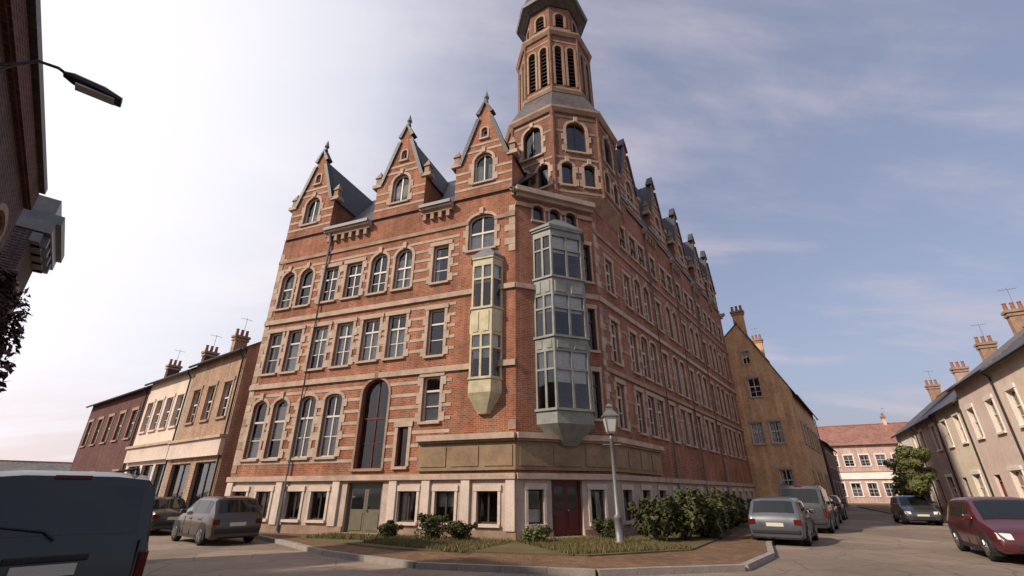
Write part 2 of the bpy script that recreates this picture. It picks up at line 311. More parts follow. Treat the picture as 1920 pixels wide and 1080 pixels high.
class Facade:
    """local frame: x runs to the right seen from outside, y inwards, z up"""
    def __init__(s, B, org, ang): s.B = B; s.org = Vector((org[0], org[1], org[2] if len(org) > 2 else 0)); s.ang = ang; s.op = []
    def wall(s, outline, openings, mat, name='wall', depth=.26):
        loops = [[Vector((x, z, 0)) for x, z in outline]]; hl = []
        for q in openings:
            x, z, wd, h = q[:4]; rise = q[4] if len(q) > 4 else 0
            l = [(x-wd/2, z), (x+wd/2, z), (x+wd/2, z+h)] + (arc_pts(x-wd/2, x+wd/2, z+h, rise) if rise else []) + [(x-wd/2, z+h)]
            hl.append(l); loops.append([Vector((a, b, 0)) for a, b in l][::-1]); s.op.append((x-wd/2-.001, x+wd/2+.001, z, z+h+rise))
        tris = tessellate_polygon(loops); flatv = [v for l in loops for v in l]
        mb = MB(); mb.v = [(v.x, 0, v.y) for v in flatv]
        for t in tris:
            a, b, c = (flatv[k] for k in t); cr = (b.x-a.x)*(c.y-a.y) - (b.y-a.y)*(c.x-a.x)
            mb.f.append(tuple(t) if cr > 0 else tuple(t[::-1]))
        for l in hl:
            n = len(l)
            for k in range(n):
                a, b = l[k], l[(k+1) % n]; mb.poly([(a[0],0,a[1]), (b[0],0,b[1]), (b[0],depth,b[1]), (a[0],depth,a[1])])
        return s.add(mb, name, mat)
    def add(s, mb, name, mat, parent=None, smooth=False): return build(mb, name, mat, s.B, s.org, s.ang, smooth)
    def place(s, name, mesh, x, z, y=0):
        c, sn = math.cos(s.ang), math.sin(s.ang)
        return link(name, mesh, s.B, s.org + Vector((c*x - sn*y, sn*x + c*y, z)), s.ang)
    def band(s, x0, x1, z0, z1, outd, mat, name='string_course'):
        cuts = sorted((a, b) for a, b, c, d in s.op if c < z1 - .01 and d > z0 + .01 and b > x0 and a < x1)
        x = x0
        for a, b in cuts + [(x1, x1)]:
            if a - x > .03: s.add(MB().box(x, a, -outd, .02, z0, z1), name, mat)
            x = max(x, b)
    def window(s, x, z, wd, h, cols=2, tr=.0, rise=0, frame='frame_white', sur='stone', sw=.14, sill=True, cur=True, rec=.13, key=False, blocks=False):
        k = ('win', wd, h, cols, tr, rise, frame)
        fw = .06
        def mk():
            mb = MB(); y0, y1 = rec, rec + .07
            mb.box(-wd/2, -wd/2+fw, y0, y1, 0, h).box(wd/2-fw, wd/2, y0, y1, 0, h).box(-wd/2+fw, wd/2-fw, y0+.002, y1-.002, 0, fw)
            if rise:
                o = [(wd/2, h)] + arc_pts(-wd/2, wd/2, h, rise) + [(-wd/2, h)]; inn = [(a*(1-2*fw/wd), h + (b-h)*(1-fw/rise)) for a, b in o]
                for q in range(len(o)-1):
                    a, b, c, d = o[q], o[q+1], inn[q+1], inn[q]
                    mb.hexa([(a[0],y0,a[1]),(b[0],y0,b[1]),(c[0],y0,c[1]),(d[0],y0,d[1]),(a[0],y1,a[1]),(b[0],y1,b[1]),(c[0],y1,c[1]),(d[0],y1,d[1])])
            else: mb.box(-wd/2+fw, wd/2-fw, y0+.002, y1-.002, h-fw, h)
            for c in range(1, cols): xx = -wd/2 + wd*c/cols; mb.box(xx-.03, xx+.03, y0+.004, y1-.004, fw, h-fw if not rise else h+rise*.85)
            if tr: mb.box(-wd/2+fw, wd/2-fw, y0-.015, y1-.008, h*tr-.04, h*tr+.04)
            if tr and h > 1.5:
                zz = h*tr*.5; mb.box(-wd/2+fw, wd/2-fw, y0+.012, y1-.012, zz-.018, zz+.018)
            return mb.mesh('window', frame)
        o = s.place('window', cached(k, mk), x, z)
        yg = rec + .04
        splits = [(fw, h*tr-.04), (h*tr+.04, h-(0 if rise else fw))] if tr else [(fw, h-(0 if rise else fw))]
        for c in range(cols):
            xa = -wd/2 + wd*c/cols + (.03 if c else fw); xb = -wd/2 + wd*(c+1)/cols - (.03 if c < cols-1 else fw)
            for (za, zb) in splits:
                m = cached(('pane', round(xa,3), round(xb,3), round(za,3), round(zb,3)), lambda: MB().poly([(xa,yg,za),(xb,yg,za),(xb,yg,zb),(xa,yg,zb)]).mesh('pane', 'glass'))
                link('pane', m, o)
        if rise:
            pts = [(wd/2-fw, h)] + [(a*.93, h+(b-h)*.93) for a, b in arc_pts(-wd/2, wd/2, h, rise)] + [(-wd/2+fw, h)]
            link('pane', cached(('ap', wd, h, rise), lambda: MB().poly([(a, yg, b) for a, b in pts]).mesh('pane', 'glass')), o)
        if sill: link('sill', cached(('sill', wd, sur), lambda: MB().box(-wd/2-.1, wd/2+.1, -.11, rec, -.1, -.001).mesh('sill', sur or 'stone')), o)
        if sur:
            def mk2():
                mb = MB()
                if blocks:
                    nb = max(2, round(h/.36)); bh = h/nb
                    for q in range(nb):
                        e = sw if q % 2 else sw*1.9
                        for sg in (-1, 1):
                            a, b = sorted((sg*wd/2, sg*(wd/2+e))); mb.box(a, b, -.035-.004*(q % 2), .02, q*bh+.004, (q+1)*bh-.004)
                else: mb.box(-wd/2-sw, -wd/2, -.04, .02, .002, h).box(wd/2, wd/2+sw, -.04, .02, .002, h)
                if rise:
                    o_ = [(wd/2+sw, h)] + arc_pts(-wd/2-sw, wd/2+sw, h, rise+sw) + [(-wd/2-sw, h)]; i_ = [(wd/2, h)] + arc_pts(-wd/2, wd/2, h, rise) + [(-wd/2, h)]
                    for q in range(len(o_)-1):
                        a, b, c, d = i_[q], o_[q], o_[q+1], i_[q+1]
                        mb.hexa([(a[0],-.045,a[1]),(b[0],-.045,b[1]),(c[0],-.045,c[1]),(d[0],-.045,d[1]),(a[0],.02,a[1]),(b[0],.02,b[1]),(c[0],.02,c[1]),(d[0],.02,d[1])])
                else: mb.box(-wd/2-sw*1.3, wd/2+sw*1.3, -.06, .02, h+.002, h+.2)
                if key: mb.box(-.1, .1, -.10, .02, h+rise+.02, h+rise+.34)
                return mb.mesh('surround', sur)
            link('surround', cached(('sur', wd, h, rise, sur, sw, key, blocks), mk2), o)
        if cur and random.random() < .8:
            q = random.choice((0, 1, 2)); fr_ = random.choice((.26, .36, .45))
            def mk3():
                mb = MB()
                if q == 0:
                    for sg in (-1, 1):
                        n = 6; pr = None
                        for j in range(n+1):
                            xx = sg*(wd/2 - fr_*wd*j/n); yy = rec + .16 + (.04 if j % 2 else 0)
                            if pr: mb.poly([(pr[0],pr[1],.02),(xx,yy,.02),(xx,yy,h-.02),(pr[0],pr[1],h-.02)])
                            pr = (xx, yy)
                elif q == 1: mb.poly([(-wd/2,rec+.14,h*(1-fr_*1.4)),(wd/2,rec+.14,h*(1-fr_*1.4)),(wd/2,rec+.14,h),(-wd/2,rec+.14,h)])
                else: mb.poly([(-wd/2,rec+.14,0),(wd/2,rec+.14,0),(wd/2,rec+.14,h*fr_*1.6),(-wd/2,rec+.14,h*fr_*1.6)])
                return mb.mesh('curtain', 'curtain')
            link('curtain', cached(('cur', wd, h, q, fr_), mk3), o)
        return o
    def door(s, x, z, wd, h, mat='door_olive', leaves=1, rec=.18, glazed=False, light=0):
        mb = MB(); mb.box(-wd/2, -wd/2+.08, rec-.04, rec+.08, 0, h).box(wd/2-.08, wd/2, rec-.04, rec+.08, 0, h).box(-wd/2+.08, wd/2-.08, rec-.038, rec+.078, h-.08, h)
        if light: mb.box(-wd/2+.08, wd/2-.08, rec-.036, rec+.076, h-light-.08, h-light)
        hh = h - .08 - (light if light else 0) - (.08 if light else 0)
        lw = (wd-.16)/leaves
        for l in range(leaves): mb.box(-wd/2+.08+lw*l+.006, -wd/2+.08+lw*(l+1)-.006, rec, rec+.05, .01, hh)
        o = s.place('door', mb.mesh('door', mat), x, z)
        for l in range(leaves):
            xa = -wd/2+.08+lw*l+.1; xb = xa+lw-.2
            for (za, zb) in ((.15, hh*.42), (hh*.5, hh-.14)):
                if glazed and za > .3: build(MB().poly([(xa,rec-.008,za),(xb,rec-.008,za),(xb,rec-.008,zb),(xa,rec-.008,zb)]), 'pane', 'car_glass', o)
                else: build(MB().box(xa, xb, rec-.02, rec-.001, za, zb), 'panel', mat, o)
        if light: build(MB().poly([(-wd/2+.08,rec+.02,h-light),(wd/2-.08,rec+.02,h-light),(wd/2-.08,rec+.02,h-.08),(-wd/2+.08,rec+.02,h-.08)]), 'pane', 'car_glass', o)
        build(MB().lathe([(.0,-.0),(.03,.0),(.035,.03),(.02,.06),(0,.06)], 8), 'handle', 'rim_metal', o, (wd*.32 if leaves == 1 else .09, rec-.05, hh*.47))
        return o
def az(a): return Vector((math.sin(R(a)), math.cos(R(a))))

# ------------------------------------------------------------------ ground, road, pavements
tag(build(MB().poly([(-900,-900,-.03),(900,-900,-.03),(900,1500,-.03),(-900,1500,-.03)]), 'ground', 'earth'), kind='structure')
tag(build(MB().poly([(-70,-40,0),(70,-40,0),(110,140,0),(-110,140,0)]), 'road', 'asphalt'), kind='structure')
KERB = [(-60,57.2),(-40,42.4),(-26,32),(-15,23.9),(-9.6,20.0),(-7.3,17.4),(-5.2,14.9),(-2.2,12.5),(1.8,11.4),(5.2,12.1),(7.0,14.4),(8.3,17.1),(11.3,22.4),(23.2,38.5),(40,61),(54,80)]
inner = [(46,86),(20,60),(-4,40),(-50,72)]
pav = build(MB().flat(KERB + inner, -.1, .12), 'pavement', 'paver'); tag(pav, kind='structure')
def kerb_line(pts, parent, seglen=.95, side=1, name='kerb_stone', w=.16, z0=-.02, z1=.128, jitter=.004):
    for (a, b) in zip(pts, pts[1:]):
        a, b = Vector(a), Vector(b); d = b - a; L = d.length; n = max(1, round(L/seglen)); ang = math.atan2(d.y, d.x)
        for k in range(n):
            l = L/n - .008; m = cached(('kerb', round(l, 2), w, z1), lambda: MB().box(0, l, -w, .005, z0, z1).mesh('kerb_stone', 'kerbstone'))
            p = a + d*(k/n); o = link(name, m, parent, (p.x, p.y, random.uniform(-jitter, jitter)), ang + random.uniform(-.004, .004))
kerb_line(KERB[1:14], pav, side=-1)
# pavement across the street on the right, and on the left
TA = Vector((22.6, 19.0)); TD = az(29); TN = Vector((TD.y, -TD.x))      # terrace line, direction; TN points away from the street
def tp(s, o): p = TA + TD*s + TN*o; return (p.x, p.y)
rp = build(MB().flat([tp(-22,-5.0), tp(-22,12), tp(75,12), tp(75,-3.4), tp(10,-3.4), tp(0,-4.2)], -.1, .11), 'pavement_right', 'paver'); tag(rp, kind='structure')
kerb_line([tp(75,-3.4), tp(10,-3.4), tp(0,-4.2), tp(-22,-5.0)], rp, 1.2)
LD = az(-42); LN = Vector((-LD.y, LD.x))                                 # left row direction, LN points left (away from the street)
def lp(s, o): p = LD*s + LN*o; return (p.x, p.y)
lpv = build(MB().flat([lp(-14,1.1), lp(60,1.1), lp(60,14), lp(-14,14)], -.1, .11), 'pavement_left', 'paver'); tag(lpv, kind='structure')
kerb_line([lp(-10,1.1), lp(40,1.1)], lpv, 1.2)

# ------------------------------------------------------------------ main corner building
C1 = Vector((.15, 17.5)); C2 = Vector((3.85, 18.95)); UL = Vector((.934, -.358)); V = Vector((.591, .807))
LEN_L, LEN_R = 13.8, 26.5
LE = C1 - UL*LEN_L; RE = C2 + V*LEN_R
NL = Vector((.358, .934)); NR = Vector((-.807, .591))
angL = math.atan2(UL.y, UL.x); angR = math.atan2(V.y, V.x); angC = math.atan2(C2.y-C1.y, C2.x-C1.x); LEN_C = (C2-C1).length
B = thing('corner_building', 'tall red brick corner building with stone bands, steep gables and octagonal tower', 'building', (C1.x, C1.y, 0))
def rel(p): return (p.x - C1.x, p.y - C1.y, 0)
EV = 14.5
UP = 2.4                                  # the right wing is a storey taller
def gable_outline(L, gables, z0, up=0):
    o = [(0, z0), (L, z0), (L, EV)]
    for g in sorted(gables, reverse=True):
        o += [(g+1.5, EV), (g+1.5, 16.7), (g+1.25, 16.7), (g+.35, 19.3), (g+.35, 19.7), (g, 20.35), (g-.35, 19.7), (g-.35, 19.3), (g-1.25, 16.7), (g-1.5, 16.7), (g-1.5, EV)]
    o.append((0, EV))
    o = [(a, b+up) if b >= EV else (a, b) for a, b in o]
    r = []
    for p in o:
        if not r or (abs(p[0]-r[-1][0]) + abs(p[1]-r[-1][1])) > .01: r.append(p)
    return r
FL = Facade(B, rel(LE), angL); FC = Facade(B, rel(C1), angC); FR = Facade(B, rel(C2), angR)
GL = [LEN_L-12.25, LEN_L-6.4, LEN_L-1.65]
GR = [5.8, 10.8, 15.8, 20.8, 24.7]
# --- left facade openings (x, z, w, h, rise)
x1, x2, x3 = GL
lo = []; lw = []
def W(lst, ops, x, z, wd, h, **k): ops.append((x, z, wd, h, k.get('rise', 0))); lst.append((x, z, wd, h, k))
for xx in (x1-.62, x1+.62):
    W(lw, lo, xx, 3.0, .85, 2.3, cols=1, tr=.7, rise=.3, key=True, blocks=True)
    W(lw, lo, xx, 6.9, .85, 2.1, cols=1, tr=.68, blocks=True)
    W(lw, lo, xx, 10.3, .85, 1.7, cols=1, tr=.66, rise=.4, key=True)
for xx in (x1+2.2, x1+3.65):
    W(lw, lo, xx, 3.0, .95, 2.4, cols=2, tr=.7, rise=.25, blocks=True)
    W(lw, lo, xx, 6.9, .95, 2.1, cols=2, tr=.68, blocks=True)
    W(lw, lo, xx, 10.3, .95, 1.9, cols=2, tr=.66, blocks=True)
for xx in (x2-.7, x2+.7):
    W(lw, lo, xx, 7.0, .95, 2.0, cols=2, tr=.68, blocks=True)
    W(lw, lo, xx, 10.3, .95, 1.7, cols=2, tr=.66, rise=.42, key=True)
W(lw, lo, x2, 2.5, 1.35, 3.0, cols=2, tr=.66, rise=.62, key=True, frame='frame_red', rec=.2, cur=False, sw=.1, sur='stone_warm')
W(lw, lo, x2+1.55, 2.55, .5, 1.5, cols=1, frame='frame_red', cur=False)
for z, h in ((4.2, 1.8), (6.9, 2.1), (10.3, 1.9)): W(lw, lo, x2+2.72, z, .8, h, cols=1, tr=.68, blocks=True)
for g in (x1, x2, x3):
    W(lw, lo, g, 15.3, 1.0, 1.25, cols=2, rise=.5, key=True, blocks=True)
    W(lw, lo, g, 18.0, .34, .5, cols=1, rise=.17, sw=.09)
W(lw, lo, x3, 11.6, 1.3, 1.5, cols=2, tr=.6, rise=.35, key=True, blocks=True)
lo += [(x3+.35, z_, 1.1, h_) for z_, h_ in ((5.7, 1.7), (8.6, 1.9))]
FL.wall(gable_outline(LEN_L, GL, 2.1), lo, 'brick_main', depth=.34)
for x, z, wd, h, k in lw: FL.window(x, z, wd, h, **k)
# pale ground storey
bo = []; bw_ = []
for xx in (.8, 2.2, 3.9, 5.2, 9.4, 11.0, 12.7): W(bw_, bo, xx, .62, .82, 1.05, cols=2, sur='render_trim', sw=.1, frame='frame_dark')
bo.append((x2, .14, 1.7, 1.86))
FLB = Facade(B, rel(LE), angL)
FLB.wall([(0, 0), (LEN_L, 0), (LEN_L, 2.1), (0, 2.1)], bo, 'render_pale', 'base_wall')
for x, z, wd, h, k in bw_: FLB.window(x, z, wd, h, **k)
FLB.door(x2, .14, 1.7, 1.86, 'door_olive', 2, glazed=True)
for k in range(3): FLB.add(MB().box(x2-1.2-.15*k, x2+1.2+.15*k, -.9+.3*k-.62, 0, .0, .17-.05*k) if False else MB().box(x2-1.1, x2+1.1, -.35*(k+1), .1 if k == 0 else -.35*k, .1, .27-.06*k-.05), 'step', 'stone_warm')
# plinth course, piers, bands
FLB.band(0, LEN_L, 0, .42, .06, 'stone_warm', 'plinth')
for xx in (.18, 3.05, 6.05, 8.75, 10.2, 11.85, 13.6): FLB.add(MB().box(xx-.17, xx+.17, -.1, .02, .42, 2.1), 'pier', 'render_trim')
FL.add(MB().box(-.05, LEN_L, -.14, .02, 2.06, 2.26), 'string_course', 'stone')
for (a, b, o_, m_) in ((6.15, 6.38, .1, 'stone'), (9.45, 9.68, .1, 'stone'), (13.0, 13.18, .07, 'stone_warm')): FL.band(0, LEN_L, a, b, o_, m_)
for zz in (2.75, 3.25, 3.75, 4.25, 4.75, 5.25, 5.75, 7.1, 7.6, 8.1, 8.6, 9.1, 10.5, 11.0, 11.5, 12.0, 12.5): FL.band(0, LEN_L - (4.1 if zz < 3.6 else 2.75), zz, zz+.13, .018, 'stone', 'stone_band')
def cornice(F, L, gables, half=1.5, up=0, x0=0):
    edges = [x0] + [e for g in sorted(gables) for e in (g-half-.02, g+half+.02)] + [L]
    for a, b in zip(edges[::2], edges[1::2]):
        if b - a < .1: continue
        F.add(MB().box(a, b, -.34, .02, 14.2+up, 14.46+up), 'cornice', 'stone'); F.add(MB().box(a, b, -.2, .02, 14.02+up, 14.2+up), 'cornice', 'stone_warm')
        n = int((b-a)/.42)
        for k in range(n): F.place('corbel', cached('corbel', lambda: MB().box(-.09, .09, -.19, .02, 0, .318).mesh('corbel', 'stone_warm')), a + (k+.5)*(b-a)/n, 13.7+up)
        F.add(MB().box(a, b, -.44, -.3, 14.3+up, 14.47+up), 'gutter', 'lead')
cornice(FL, LEN_L, GL); cornice(FR, LEN_R, GR, up=UP, x0=3.05)
def gable_trim(F, g, ridge_y, eave_y, up=0):
    F = Facade(F.B, F.org + Vector((0,0,up)), F.ang) if up else F
    for sg in (-1, 1):
        F.add(MB().hexa([(g+sg*1.36,-.1,16.7),(g+sg*1.18,-.1,16.62),(g+sg*1.18,.3,16.62),(g+sg*1.36,.3,16.7),(g+sg*.46,-.1,19.34),(g+sg*.26,-.1,19.3),(g+sg*.26,.3,19.3),(g+sg*.46,.3,19.34)]), 'coping', 'slate')
        F.add(MB().hexa([(g+sg*.5,-.1,19.68),(g+sg*.3,-.1,19.6),(g+sg*.3,.3,19.6),(g+sg*.5,.3,19.68),(g,-.1,20.55),(g,-.1,20.36),(g,.3,20.36),(g,.3,20.55)]), 'coping', 'slate')
        F.add(MB().box(g+sg*1.5-.28, g+sg*1.5+.28, -.08, .4, 16.55, 16.75), 'kneeler', 'stone')
        F.add(MB().rings([[(g+sg*1.5+a*r, .14+b*r, z) for a, b in ((-1,-1),(1,-1),(1,1),(-1,1))] for r, z in ((.14,16.75),(.14,17.2),(.2,17.2),(.0,17.75))]), 'pinnacle', 'stone_warm')
        F.add(MB().poly([(g+sg*.0,.05,19.9),(g,ridge_y,19.9),(g+sg*1.62,eave_y,16.45),(g+sg*1.62,.05,16.45)]), 'roof_slope', 'slate')
        F.add(MB().poly([(g+sg*1.5,0.02,EV),(g+sg*1.5,0.02,16.6),(g+sg*1.5,eave_y+.1,16.6)]), 'cheek', 'brick_main')
    for zz in (15.0, 15.5, 16.0, 17.2, 17.6): 
        hw = 1.5 if zz < 16.7 else 1.25 - (zz-16.7)*.346 - .05
        F.band(g-hw, g+hw, zz, zz+.13, .02, 'stone', 'stone_band')
    if not up: F.add(MB().lathe([(.0,20.5),(.12,20.52),(.07,20.7),(.15,20.82),(.1,20.98),(.02,21.3),(0,21.3)], 8, (g, .1)), 'finial', 'lead')
for g in GL: gable_trim(FL, g, 4.9, 1.77)
for g in GR: gable_trim(FR, g, 1.43, .52, UP)
# cream painted oriel under the last gable of the left facade
def oriel(F, xc, wd, proj, z0, z1, floors, mat, cant=.35, roof=.7):
    pl = [(-wd/2, 0), (-wd/2+cant, -proj), (wd/2-cant, -proj), (wd/2, 0)]
    o = F.place('oriel', MB().rings([[(pl[k][0]*s, pl[k][1]*s, z) for k in range(4)] for s, z in ((.35, z0-.75), (1, z0), (1, z0+.12))]).mesh('oriel', mat), xc, 0)
    faces = [(pl[0], pl[1]), (pl[1], pl[2]), (pl[2], pl[3])]
    bounds = [z0+.12] + [z for f in floors for z in f] + [z1]
    for a, b in zip(bounds[::2], bounds[1::2]):
        build(MB().rings([[(p[0], p[1], z) for p in pl] for z in (a, b)]), 'spandrel', mat, o)
        if b - a > .5:
            for (p, q) in faces:
                p_, q_ = Vector(p), Vector(q); d = q_-p_; L = d.length; d.normalize(); nr_ = Vector((d.y, -d.x)); npn = 1 if L < .9 else 2
                for k in range(npn):
                    u0 = p_ + d*(L*k/npn+.1); u1 = p_ + d*(L*(k+1)/npn-.1)
                    build(MB().hexa([(u0.x,u0.y,a+.1),(u1.x,u1.y,a+.1),(u1.x,u1.y,b-.2),(u0.x,u0.y,b-.2)] + [(u.x+nr_.x*.03, u.y+nr_.y*.03, z) for u, z in ((u0+d*.03,a+.13),(u1-d*.03,a+.13),(u1-d*.03,b-.23),(u0+d*.03,b-.23))]), 'panel', mat, o)
        build(MB().rings([[(p[0]*1.06, p[1]*1.10 - .0, z) for p in pl] for z in (b-.09, b-.001)]), 'moulding', mat, o)
    for (za, zb) in floors:
        for (p, q) in faces:
            p_, q_ = Vector(p), Vector(q); d = q_-p_; L = d.length; d.normalize(); nrm = Vector((-d.y, d.x)); n = 1 if L < .8 else 2 if L < 1.7 else 3
            fr = MB(); t = .07
            def bar(u0, u1, c0, c1, y0=0, y1=.09):
                a, b, c, e = p_+d*u0+nrm*y0, p_+d*u1+nrm*y0, p_+d*u1+nrm*y1, p_+d*u0+nrm*y1
                fr.hexa([(a.x,a.y,c0),(b.x,b.y,c0),(c.x,c.y,c0),(e.x,e.y,c0),(a.x,a.y,c1),(b.x,b.y,c1),(c.x,c.y,c1),(e.x,e.y,c1)])
            bar(0, t, za, zb); bar(L-t, L, za, zb); zt = za + (zb-za)*.68
            for k in range(1, n): bar(L*k/n-.045, L*k/n+.045, za, zb, .004, .086)
            bar(t, L-t, zt-.04, zt+.04, .008, .082)
            build(fr, 'window_frame', mat, o)
            for k in range(n):
                u0 = t if k == 0 else L*k/n+.045; u1 = L-t if k == n-1 else L*(k+1)/n-.045
                for c0, c1 in ((za, zt-.04), (zt+.04, zb)):
                    a, b = p_+d*u0+nrm*.05, p_+d*u1+nrm*.05
                    build(MB().poly([(a.x,a.y,c0),(b.x,b.y,c0),(b.x,b.y,c1),(a.x,a.y,c1)]), 'pane', 'glass', o)
            if random.random() < .75:
                a, b = p_+d*.1+nrm*.14, p_+d*(L-.1)+nrm*.14; c0 = za + (zb-za)*random.choice((.45, .6, .7))
                build(MB().poly([(a.x,a.y,c0),(b.x,b.y,c0),(b.x,b.y,zb),(a.x,a.y,zb)]), 'curtain', 'curtain', o)
    build(MB().rings([[(p[0]*s, p[1]*s, z) for p in pl] for s, z in ((1.12, z1), (1.12, z1+.1), (.3, z1+roof))]), 'oriel_roof', 'lead', o)
    return o
oriel(FL, x3+.35, 1.45, .5, 5.1, 10.9, [(5.7, 7.4), (8.6, 10.5)], 'oriel_cream', .26, .6)
# --- canted corner
co_, cw_ = [], []
for z, h, r_ in ((13.0, .85, .25),):
    for xx in (LEN_C/2-.85, LEN_C/2, LEN_C/2+.85): W(cw_, co_, xx, z-.05, .55, h-.2, cols=1, rise=.2, frame='frame_dark', sw=.08, cur=False)
for z, h in ((4.3, 1.9), (7.1, 1.9), (10.3, 1.9)):
    for xx in (LEN_C-.42,): W(cw_, co_, xx, z, .36, h, cols=1, tr=.7, frame='frame_dark', sw=.08, cur=False)
co_ += [(LEN_C/2+.1, z_, 2.1, h_) for z_, h_ in ((4.5, 2.2), (7.35, 1.75), (9.95, 1.95))]
FC.wall([(0, 2.1), (LEN_C, 2.1), (LEN_C, 14.5), (0, 14.5)], co_, 'brick_main', depth=.3)
for x, z, wd, h, k in cw_: FC.window(x, z, wd, h, **k)
cb = [(LEN_C/2, .14, 1.25, 1.9), (LEN_C/2-1.25, .62, .6, 1.1), (LEN_C/2+1.25, .62, .6, 1.1)]
FCB = Facade(B, rel(C1), angC); FCB.wall([(0,0),(LEN_C,0),(LEN_C,2.1),(0,2.1)], cb, 'render_pale', 'base_wall')
FCB.door(LEN_C/2, .14, 1.25, 1.9, 'door_red', 2, glazed=True)
for q in cb[1:]: FCB.window(*q[:4], cols=1, frame='frame_dark', sur='render_trim', sw=.1)
FCB.add(MB().box(LEN_C/2-.85, LEN_C/2+.85, -.55, .1, .1, .22), 'step', 'stone_warm')
FCB.band(0, LEN_C, 0, .42, .06, 'stone_warm', 'plinth')
FC.add(MB().box(0, LEN_C, -.14, .02, 2.06, 2.26), 'string_course', 'stone')
for (a, b, o_, m_) in ((9.45, 9.68, .1, 'stone'), (13.55, 13.75, .1, 'stone_warm')): FC.band(0, LEN_C, a, b, o_, m_)
FC.add(MB().box(-.05, LEN_C+.05, -.36, .02, 14.2, 14.46), 'cornice', 'stone'); FC.add(MB().box(0, LEN_C, -.22, .02, 13.98, 14.2), 'cornice', 'stone_warm')
oriel(FC, LEN_C/2+.1, 2.5, .75, 3.95, 12.3, [(4.5, 6.7), (7.35, 9.1), (9.95, 11.9)], 'oriel_grey', .5, .8)
# shop fascia and cornice wrapping the corner
for F, a, b in ((FL, LEN_L-4.0, LEN_L+.03), (FC, -.03, LEN_C+.03), (FR, -.03, 5.2)):
    F.add(MB().box(a, b, -.13, .02, 2.36, 3.34), 'fascia', 'fascia_wood')
    n = max(1, round((b-a)/1.3))
    for k in range(n): q0 = a+(b-a)*k/n; q1 = a+(b-a)*(k+1)/n; F.add(MB().box(q0+.12, q1-.12, -.16, -.12, 2.5, 3.2), 'panel', 'fascia_wood')
    F.add(MB().box(a-.02, b+.02, -.34, .02, 3.42, 3.62), 'cornice', 'stone'); F.add(MB().box(a, b, -.24, .02, 3.34, 3.42), 'cornice', 'stone_warm')
# quoins at the three vertical edges
def quoins(F, x, sg, z0, z1, skip=()):
    k = 0; z = z0
    while z < z1:
        e = .5 if k % 2 else .3
        if not any(a < z+.3 and b > z for a, b in skip):
            a, b = sorted((x, x+sg*e)); F.add(cachedbox(a, b, z), 'quoin', 'stone' if k % 3 else 'stone_warm')
        z += .34; k += 1
def cachedbox(a, b, z): return MB().box(a, b, -.03, .02, z+.006, z+.334)
quoins(FL, 0, 1, 2.4, 13.6); quoins(FL, LEN_L-.0, -1, 3.75, 13.6, [(4.3, 10.9), (6.1, 6.4), (9.4, 9.7)])
quoins(FR, 0, 1, 3.75, 13.4, [(9.4, 9.7)])
# --- right facade (in shade)
ro, rw = [], []
for g in GR:
    W(rw, ro, g, 15.3+UP, 1.0, 1.25, cols=2, rise=.5, blocks=True)
    W(rw, ro, g, 18.0+UP, .34, .5, cols=1, rise=.17, sw=.09)
    for xx in (g-.65, g+.65) if g < 23 else (g,):
        W(rw, ro, xx, 4.1, .9, 1.9, cols=2, tr=.7, blocks=True)
        W(rw, ro, xx, 6.9, .9, 2.0, cols=2, tr=.68, rise=.2, blocks=True)
        W(rw, ro, xx, 10.3, .9, 1.8, cols=2, tr=.66, rise=.3, key=True); W(rw, ro, xx, 13.7, .9, 1.4, cols=2, blocks=True)
for xx in (1.5, 3.65, 8.3, 13.3, 18.3, 22.9):
    W(rw, ro, xx, 4.1, .8, 1.9, cols=1, tr=.7, blocks=True)
    W(rw, ro, xx, 6.9, .8, 2.0, cols=1, tr=.68, blocks=True)
    W(rw, ro, xx, 10.3, .8, 1.8, cols=1, tr=.66); (W(rw, ro, xx, 13.7, .8, 1.4, cols=1) if xx > 3.3 else None)
FR.wall(gable_outline(LEN_R, GR, 2.1, UP)[:-1] + [(3.05, EV+UP), (3.05, EV), (0, EV)], ro, 'brick_main', depth=.3)
for x, z, wd, h, k in rw: FR.window(x, z, wd, h, **k)
rb, rbw = [], []
for k in range(13): W(rbw, rb, 1.2+2.0*k, .62, .9, 1.1, cols=2, frame='frame_dark', sur='render_trim', sw=.1)
FRB = Facade(B, rel(C2), angR); FRB.wall([(0,0),(LEN_R,0),(LEN_R,2.1),(0,2.1)], rb, 'render_pale', 'base_wall')
for x, z, wd, h, k in rbw: FRB.window(x, z, wd, h, **k)
FRB.band(0, LEN_R, 0, .42, .06, 'stone_warm', 'plinth'); FR.add(MB().box(0, LEN_R, -.14, .02, 2.06, 2.26), 'string_course', 'stone')
for (a, b, o_, m_) in ((6.3, 6.5, .1, 'stone_warm'), (9.45, 9.68, .1, 'stone'), (13.0, 13.18, .07, 'stone_warm')): FR.band(0, LEN_R, a, b, o_, m_)
for zz in (4.25, 5.25, 7.6, 8.6, 10.5, 11.5, 12.5): FR.band(.55, LEN_R, zz, zz+.13, .018, 'stone_warm', 'stone_band')
for xx in (7.4, 12.4, 17.4): FR.add(MB().tube([(xx,-.12,.2),(xx,-.12,13.8+UP),(xx,-.3,14.3+UP)], .06, 8), 'downpipe', 'lead')
FL.add(MB().tube([(3.42,-.12,.2),(3.42,-.12,13.8),(3.42,-.3,14.3)], .06, 8), 'downpipe', 'lead')
